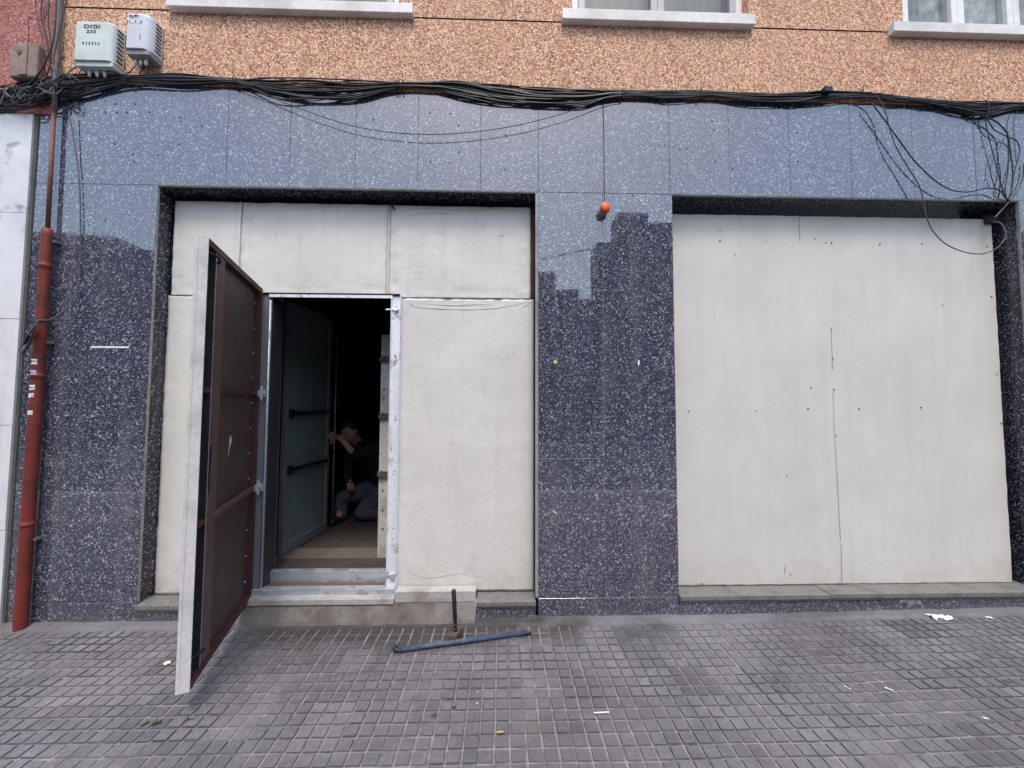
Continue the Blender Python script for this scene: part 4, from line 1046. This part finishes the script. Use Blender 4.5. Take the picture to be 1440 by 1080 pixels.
cable([(1226, 145, -.05), (1245, 170, -.05), (1265, 198, -.05), (1285, 225, -.05), (1310, 250, -.05), (1335, 266, -.05), (1360, 270, -.05), (1385, 265, -.045), (1402, 266, -.04), (1412, 274, -.03), (1418, 284, -.02)], .004, 'slack_cable', 'black cable sloping down from the bundle to the top right corner of the right opening')
for k, pts in enumerate(([(1386, 164), (1402, 172), (1414, 184), (1418, 193), (1421, 215), (1424, 240), (1423, 262), (1418, 283)], [(1387, 166), (1398, 182), (1410, 189), (1417, 194), (1418, 215), (1417, 245), (1413, 268), (1417, 284)], [(1418, 193), (1429, 198), (1434, 210), (1431, 226), (1426, 245), (1423, 265), (1418, 284)], [(1386, 163), (1392, 155), (1400, 158), (1412, 151), (1425, 146)], [(1385, 166), (1391, 195), (1399, 225), (1405, 250), (1411, 270)], [(1413, 193), (1404, 210), (1396, 225), (1393, 245), (1399, 262)], [(1440, 230), (1438, 252), (1428, 272), (1412, 292), (1398, 308)], [(1418, 285), (1408, 296), (1398, 307)])):
    cable([(a, b, -.035+.004*k if b < 284 else .0) for a, b in pts], (.0045, .0035, .0035, .0045, .003, .002, .0035, .006)[k], 'corner_cable', 'black corner cable, ' + ('thickest one hanging from the knot', 'one running just left of the thickest one', 'one bulging furthest right', 'short one rising right from the knot', 'straight one sloping from the knot to the corner', 'thinnest one bowed to the left', 'one entering from the frame edge', 'short thick one tucked into the reveal')[k], group='cables knotted at the top right corner')
cable([(1432, 150, -.02), (1426, 170, -.02), (1427, 200, -.015), (1429, 228, -.01)], .002, 'thin_wire', 'hair-thin wire hanging at the right edge of the granite band')
cable([(97, 160, -.03), (103, 190, -.02), (108, 225, -.012), (112, 262, -.01), (113, 310, -.01), (113, 350, -.01), (111, 385, -.015), (107, 408, -.03), (97, 428, -.06), (83, 442, -.10), (68, 450, -.13), (55, 450, -.13)], .0035, 'wall_cable', 'grey cable running down the granite and curving round to the red downpipe', mat='cable_grey')
mb = MB()
for k in range(7):
    a = 52+k*.6; pts = [(a, 450, -.10), (44-k*.3, 462+k, -.10-.004*k), (34+k*1.3, 482-k, -.10+.005*k), (27+k*1.2, 494-k*1.4, -.1), (32+k, 497-k*1.2, -.11), (42+k*.4, 478, -.115), (52, 456, -.12)]
    mb.tube(smooth_path([W(*p) for p in pts], 5), .0035, 6)
tag(mb.build('cable_coil', M['cable'], smooth=True), 'small hank of black cable hanging from the red downpipe', 'cable')
mb = MB(); p = W(1162, 128, -.05); mb.box(p.x-.025, p.x+.03, -.07, -.03, p.z-.014, p.z+.02); mb.tube([W(1168, 126, -.05), W(1174, 117, -.05), W(1189, 108, -.05)], .002, 5)
tag(mb.build('cable_splice', M['rubber'], bevel=0), 'small black splice block with a wire end on top of the cable bundle', 'cable splice')

# ---------------------------------------------------------------- boxes on the wall
def text_mesh(s, size, x, y, z, mat, name, parent, width=None, bold=0):
    c = bpy.data.curves.new('t', 'FONT'); c.body = s; c.size = size; c.align_x = 'CENTER'; c.align_y = 'CENTER'; c.extrude = .0006; c.offset = bold
    o = bpy.data.objects.new('t', c); COL.objects.link(o); dg = bpy.context.evaluated_depsgraph_get(); dg.update()
    me = bpy.data.meshes.new_from_object(o.evaluated_get(dg)); bpy.data.objects.remove(o)
    sx = 1
    if width:
        xs = [v.co.x for v in me.vertices]; sx = width/(max(xs)-min(xs))
    me.transform(Matrix.Translation((x, y, z)) @ Matrix.Rotation(math.radians(90), 4, 'X') @ Matrix.Scale(sx, 4, (1, 0, 0)))
    me.materials.clear(); me.materials.append(M[mat]); return link_mesh(name, me, parent)
def wallbox(bx, x0, x1, z0, z1, y0, mat, rad, louvre):
    """cover with rounded top and right corners, louvred right side and open underside"""
    n = 6; prof = [(x0, y0+rad*.4)]
    prof += [(x0+rad*.4, y0)]
    for k in range(n+1):
        a = math.pi/2*k/n; prof.append((x1-rad+rad*math.sin(a), y0+rad-rad*math.cos(a)))
    prof.append((x1, -.012)); prof.append((x0, -.012))
    vs = []
    levels = [(z0, 1), (z1-.02, 1), (z1-.006, .97), (z1, .90)]
    cx, cy_ = (x0+x1)/2, -.012
    for z, s in levels: vs += [(cx+(x-cx)*s, cy_+(y-cy_)*s, z) for x, y in prof]
    m_ = len(prof); fs = []
    for L_ in range(len(levels)-1):
        for k in range(m_): fs.append((L_*m_+k, L_*m_+(k+1) % m_, (L_+1)*m_+(k+1) % m_, (L_+1)*m_+k))
    fs.append(tuple(range(m_-1, -1, -1))); fs.append(tuple((len(levels)-1)*m_+k for k in range(m_)))
    mb = MB(); mb.add(vs, fs); cover = mb.build('cover', mat, bx)
    mb = MB(); nl = 8
    for k in range(nl):
        z = z0+.03+(z1-z0-.06)*k/(nl-1); mb.box(x1-.004, x1+.003, y0+rad*.9, -.025, z-.006, z+.004, M=Matrix.Identity(4))
    mb.pieces('louvre', M['vent'], bx)
    mb = MB(); mb.box(x0+.012, x1-.004, y0+.012, -.004, z0-.035, z0-.001); mb.build('base', M['greyplastic'] if louvre else M['boxwhite'], bx, bevel=.004)
    mb = MB()
    for k in range(3): xx = x0+(x1-x0)*(.25+.2*k); mb.tube([(xx, y0+.05, z0-.03), (xx, y0+.05, z0-.075)], [.011, .008], 8)
    mb.pieces('gland', M['pvc'], bx, smooth=True)
YBX = -.095
a, b, c, d_ = W(103, 60, YBX), W(158, 60, YBX), W(130, 29, YBX), W(130, 84, YBX)
b1 = thing('junction_box', 'pale green-grey telecom box with black letters and two rows of numbers', 'telecom box', (a.x+.1, -.08, d_.z))
wallbox(b1, a.x, b.x, d_.z, c.z, YBX, M['boxwhite'], .035, 0)
def tp(px, py, y): q = W(px, py, y); return q.x, q.z
x, z = tp(129.5, 37.5, YBX); text_mesh('DIGI', .034, x, YBX-.0012, z, 'ink', 'lettering', b1, W(141, 37, YBX).x-W(119, 37, YBX).x, .0004)
x, z = tp(128.5, 44.5, YBX); text_mesh('233', .030, x, YBX-.0012, z, 'ink', 'lettering', b1, W(135, 37, YBX).x-W(122, 37, YBX).x)
x, z = tp(128, 61, YBX); text_mesh('0 3 2 5 2 3', .027, x, YBX-.0012, z, 'ink', 'lettering', b1, W(140, 37, YBX).x-W(116, 37, YBX).x)
YB2 = -.115
a, b, c, d_ = W(174, 40, YB2), W(210, 40, YB2), W(190, 17, YB2), W(190, 67, YB2)
b2 = thing('junction_box', 'narrow pale grey telecom box with a louvred rounded side and dark underside', 'telecom box', (a.x+.08, -.08, d_.z))
wallbox(b2, a.x, b.x, d_.z, c.z, YB2, M['boxgrey'], .055, 1)
x, z = tp(188.5, 22.5, YB2); text_mesh('byfr', .038, x, YB2-.0012, z, 'ink', 'lettering', b2, W(194, 37, YB2).x-W(181, 37, YB2).x)
x, z = tp(189, 31, YB2); text_mesh('S L _ 7 _ 5', .026, x, YB2-.0012, z, 'ink', 'lettering', b2, W(200, 37, YB2).x-W(179, 37, YB2).x)
mb = MB(); 
for xx in (177, 197): q = W(xx, 52, YB2); mb.box(q.x-.002, q.x+.002, YB2-.001, YB2+.002, q.z-.02, q.z+.02)
mb.build('clip_mark', M['ink'], b2)
YB3 = -.06
a, b, c, d_ = W(13, 85, YB3), W(52, 85, YB3), W(30, 60, YB3), W(30, 108, YB3)
b3 = thing('junction_box', 'small weathered brown junction box at the far left above the cables', 'junction box', (a.x+.1, -.06, d_.z))
mb = MB(); mb.box(a.x, b.x, YB3, -.01, d_.z, c.z); mb.build('cover', M['boxbrown'], b3, bevel=.012, seg=3)
mb = MB(); mb.box((a.x+b.x)/2-.02, (a.x+b.x)/2+.03, YB3-.008, YB3+.002, d_.z+.01, c.z-.01); mb.build('rib', M['boxbrown'], b3, bevel=.004)
mb = MB(); q = W(29, 75, YB3); mb.tube([(q.x, YB3-.002, q.z), (q.x, YB3-.012, q.z)], .015, 12); mb.build('screw_cap', M['bracket'], b3)

# alarm lamp on the pillar
al = thing('alarm_lamp', 'small orange lamp cap fixed at the top of the granite pillar', 'lamp', W(851, 292, 0))
p = W(851, 292, -.06)
mb = MB(); mb.tube([(p.x, 0, p.z-.01), (p.x, -.03, p.z-.006), (p.x, -.045, p.z-.002)], [.030, .030, .027], 20); mb.build('base', M['greyplastic'], al, smooth=True)
mb = MB(); mb.tube([(p.x, -.0455, p.z-.002), (p.x, -.066, p.z), (p.x, -.076, p.z+.001), (p.x, -.080, p.z+.001)], [.036, .036, .031, .018], 24); mb.build('cap', M['orange'], al, smooth=True)
mb = MB(); q0_, q1_ = W(849, 180, -.004), W(850, 283, -.004); mb.tube([W(848, 140, -.006), q0_, q1_, (p.x, -.012, p.z+.025)], .0026, 6); mb.build('wire', M['rubber'], al)

# ---------------------------------------------------------------- tools on the pavement
hm_ = thing('hammer', 'club hammer with a black handle standing head down by the doorstep', 'hammer', G(640, 893))
c = G(641, 893, .03); c.z = .032
top = W(638, 829, c.y+.05)
mb = MB(); dirn = Vector((-.35, -.94, 0)).normalized(); pn = Vector((dirn.y, -dirn.x, 0))
Mx = Matrix(((dirn.x, pn.x, 0, c.x), (dirn.y, pn.y, 0, c.y), (0, 0, 1, c.z), (0, 0, 0, 1)))
for a0, a1, h_ in ((-.055, -.028, .024), (-.028, .028, .019), (.028, .055, .024)): mb.box(a0, a1, -h_, h_, -h_, h_, M=Mx)
mb.build('head', M['hammerhead'], hm_, bevel=.004)
mb = MB(); ax = (top-c).normalized(); Lh = (top-c).length
mb.tube([c+ax*.015, c+ax*Lh*.35, c+ax*Lh*.37, c+ax*Lh*.7, c+ax*Lh*.98, c+ax*Lh], [.010, .011, .0135, .0135, .0145, .011], 12); mb.build('handle', M['rubber'], hm_, smooth=True)
mb = MB()
for k in range(3): q = c+ax*Lh*(.05+.08*k); mb.tube([q, q+ax*.006], .0125, 10)
mb.build('collar', M['hammerhead'], hm_)
a, b = G(560, 914, .02), G(736, 890, .018)
pb_ = thing('pry_bar', 'chipped blue steel bar lying across the pavement in front of the hammer', 'pry bar', (a+b)/2)
dv = (b-a).normalized(); sv = Vector((dv.y, -dv.x, 0))
mb = MB(); mb.tube([a, a.lerp(b, .3)+V((0, 0, .001)), b], .0145, 14); mb.build('bar', M['blue'], pb_, smooth=True)
mb = MB(); mb.tube(smooth_path([a+dv*.003, a-dv*.015-sv*.004, a-dv*.022-sv*.020, a-dv*.012-sv*.038+V((0, 0, .004))], 4), .011, 10); mb.tube([b-dv*.002, b+dv*.03-V((0, 0, .004)), b+dv*.05-V((0, 0, .01))], [.0125, .012, .006], 10); mb.build('claw', M['darkmetal'], pb_, smooth=True)

# ---------------------------------------------------------------- litter
def scrap(px, py, w_, d__, rot, label, name='paper_scrap', mat='paper', cr=.35, lift=.006, cat='litter'):
    p = G(px, py, gz(G(px, py).x)+.004); n = 7; vs = []
    rg = random.Random(int(px*7+py))
    for j in range(n):
        for i in range(n):
            x_ = (i/(n-1)-.5)*w_*(1+.35*rg.uniform(-1, 1)*(j in (0, n-1))); y_ = (j/(n-1)-.5)*d__*(1+.5*rg.uniform(-1, 1)*(i in (0, n-1)))
            xr = x_*math.cos(rot)-y_*math.sin(rot); yr = x_*math.sin(rot)+y_*math.cos(rot)
            vs.append((p.x+xr, p.y+yr, p.z+.0015+lift*rg.random()))
    fs = [(j*n+i, j*n+i+1, (j+1)*n+i+1, (j+1)*n+i) for j in range(n-1) for i in range(n-1)]
    b_ = len(vs); vs += [(x_, y_, z_-.0008) for x_, y_, z_ in vs]
    fs += [tuple(b_+q for q in reversed(f)) for f in fs]
    mb = MB(); mb.add(vs, fs); return tag(mb.build(name, M[mat]), label, cat)
scrap(1324, 870, .12, .05, -.1, 'crumpled white paper scrap lying at the foot of the right ledge', lift=.02)
scrap(1391, 869, .035, .015, -.3, 'tiny white paper scrap at the right edge near the ledge')
scrap(1250, 970, .03, .008, -.8, 'thin curved white scrap out on the right of the pavement')
scrap(1192, 968, .026, .005, -.9, 'hair-thin white sliver on the right of the pavement left of the curved scrap')
scrap(1386, 1011, .022, .008, -.5, 'small pale scrap near the lower right corner of the pavement')
scrap(1050, 868, .012, .012, 0, 'tiny white chip against the plinth below the right board')
scrap(235, 934, .03, .02, .4, 'small white crumpled scrap behind the foot of the open door', lift=.012)
scrap(671, 990, .008, .006, 0, 'white fleck in a joint, lower of the pair below the blue bar')
scrap(672, 974, .006, .006, 0, 'white fleck in a joint, upper of the pair below the blue bar')
scrap(505, 852, .02, .012, 0, 'small plaster crumb on the doorstep lip', lift=.008)
scrap(220, 1018, .035, .02, .5, 'curled dark dead leaf on the left of the pavement, the larger one', 'dead_leaf', 'leafdead', lift=.008, cat='leaf')
scrap(204, 1019, .028, .009, 1.0, 'thin dark leaf sliver beside the larger dead leaf', 'dead_leaf', 'leafdead', lift=.006, cat='leaf')
scrap(267, 1013, .03, .01, .3, 'dark flat leaf fragment in front of the open door', 'dead_leaf', 'leafdead', lift=.004, cat='leaf')
scrap(639, 995, .020, .016, .3, 'dark round gum spot on the middle of the pavement', 'gum_spot', 'leafdead', lift=.001, cat='gum')
p, q = G(835, 1002.5, .011), G(857, 1001.5, .011); mb = MB(); mb.tube([p, q], .0032, 8)
tag(mb.build('cigarette_paper', M['paper'], smooth=True), 'thin white paper stick lying on the right half of the pavement', 'litter')
p, q = G(698, 1030, .011), G(708, 1029, .011); mb = MB(); mb.tube([p, q], .0042, 8)
tag(mb.build('cigarette_butt', M['butt'], smooth=True), 'yellow-brown cigarette butt near the bottom middle of the pavement', 'cigarette butt')

# ---------------------------------------------------------------- buildings across the street (seen mirrored in the polished granite)
LO = 15.0
def opp(pxa, pxb, pyt, depth, mat, label, y=LO):
    a = W(pxa, pyt, y); b = W(pxb, pyt, y); h_ = a.z
    x0, x1 = min(a.x, b.x), max(a.x, b.x)
    t = thing('facing_building', label, 'building', ((x0+x1)/2, -y-depth/2, 0))
    wins_ = []; z = 1.0; nn = max(1, int((x1-x0)/2.6))
    while z+2.2 < h_:
        for k in range(nn):
            cx = x0+(x1-x0)*(k+.5)/nn; wins_.append((cx-.55, cx+.55, z, z+1.5))
        z += 3.0
    mb = MB(); holed(mb, x0, x1, -.12, h_, wins_, -y, -.2); mb.box(x0, x1, -y-depth, -y-.3, -.12, h_)
    mb.add([(x0, -y, -.12), (x0, -y, h_), (x0, -y-.3, h_), (x0, -y-.3, -.12), (x1, -y, -.12), (x1, -y, h_), (x1, -y-.3, h_), (x1, -y-.3, -.12)], [(0, 1, 2, 3), (4, 7, 6, 5), (1, 5, 6, 2)])
    mb.build('wall', mat, t)
    if wins_:
        mb = MB()
        for w_ in wins_: mb.box(w_[0], w_[1], -y-.29, -y-.2, w_[2], w_[3])
        mb.build('window_panes', M['oppglass'], t)
    mb = MB(); mb.box(x0, x1, -y+.1, -y+.002, h_-.3, h_-.1); mb.build('cornice', M['opp1'], t)
opp(-500, 95, 318, 10, M['opp2'], 'tall brown rendered block across the street, far left in the mirror image')
opp(96, 160, 330, 10, M['opp1'], 'grey block across the street beside the tall brown one')
opp(161, 460, 350, 12, M['opp2'], 'long brown block across the street facing the door')
opp(461, 782, 378, 10, M['opp1'], 'grey block across the street between door and pillar')
opp(783, 812, 406, 1.2, M['opp2'], 'narrow low house across the street')
opp(813, 838, 420, 1.2, M['opp1'], 'lowest narrow house across the street')
opp(839, 869, 340, 1.2, M['opp2'], 'stepped brown house across the street')
opp(870, 912, 298, 1.2, M['opp1'], 'tallest grey tower house across the street')
opp(913, 1150, 312, 1.2, M['opp2'], 'broad brown block across the street facing the pillar')
opp(1151, 1900, 320, 10, M['opp1'], 'long grey block across the street on the right')
mb = MB(); a = W(750, 352, LO-2); b = W(852, 345, LO-2)
mb.tube([(a.x-3, -LO+2, W(700, 372, LO-2).z), (W(757, 365, LO-2).x, -LO+2, W(757, 365, LO-2).z), (W(850, 345, LO-2).x, -LO+2, W(850, 345, LO-2).z)], .03, 6)
tag(mb.build('street_wire', M['cable'], smooth=True), 'overhead wire spanning the street opposite', 'wire')

# ---------------------------------------------------------------- light
w = bpy.data.worlds.new('World'); S.world = w; w.use_nodes = True; nt = w.node_tree
bg = nt.nodes['Background']; sk = nt.nodes.new('ShaderNodeTexSky'); sk.sky_type = 'NISHITA'; sk.sun_disc = False
EL, AZ = math.radians(64), math.radians(180)
sk.sun_elevation = EL; sk.sun_rotation = AZ; sk.dust_density = 3.0; sk.air_density = 1.3; sk.ozone_density = 1.0
nt.links.new(sk.outputs[0], bg.inputs[0]); bg.inputs[1].default_value = .15
sd = bpy.data.lights.new('sun', 'SUN'); sd.energy = .9; sd.angle = math.radians(16); sd.color = (1, .97, .93)
so_ = bpy.data.objects.new('sun', sd); COL.objects.link(so_)
dirv = Vector((math.cos(EL)*.1, -math.cos(EL), math.sin(EL)))
so_.rotation_euler = dirv.to_track_quat('Z', 'Y').to_euler()
S.view_settings.view_transform = 'Standard'; S.view_settings.look = 'None'; S.view_settings.gamma = 1
S.view_settings.exposure = 0.95
S.cycles.max_bounces = 8; S.cycles.use_denoising = True
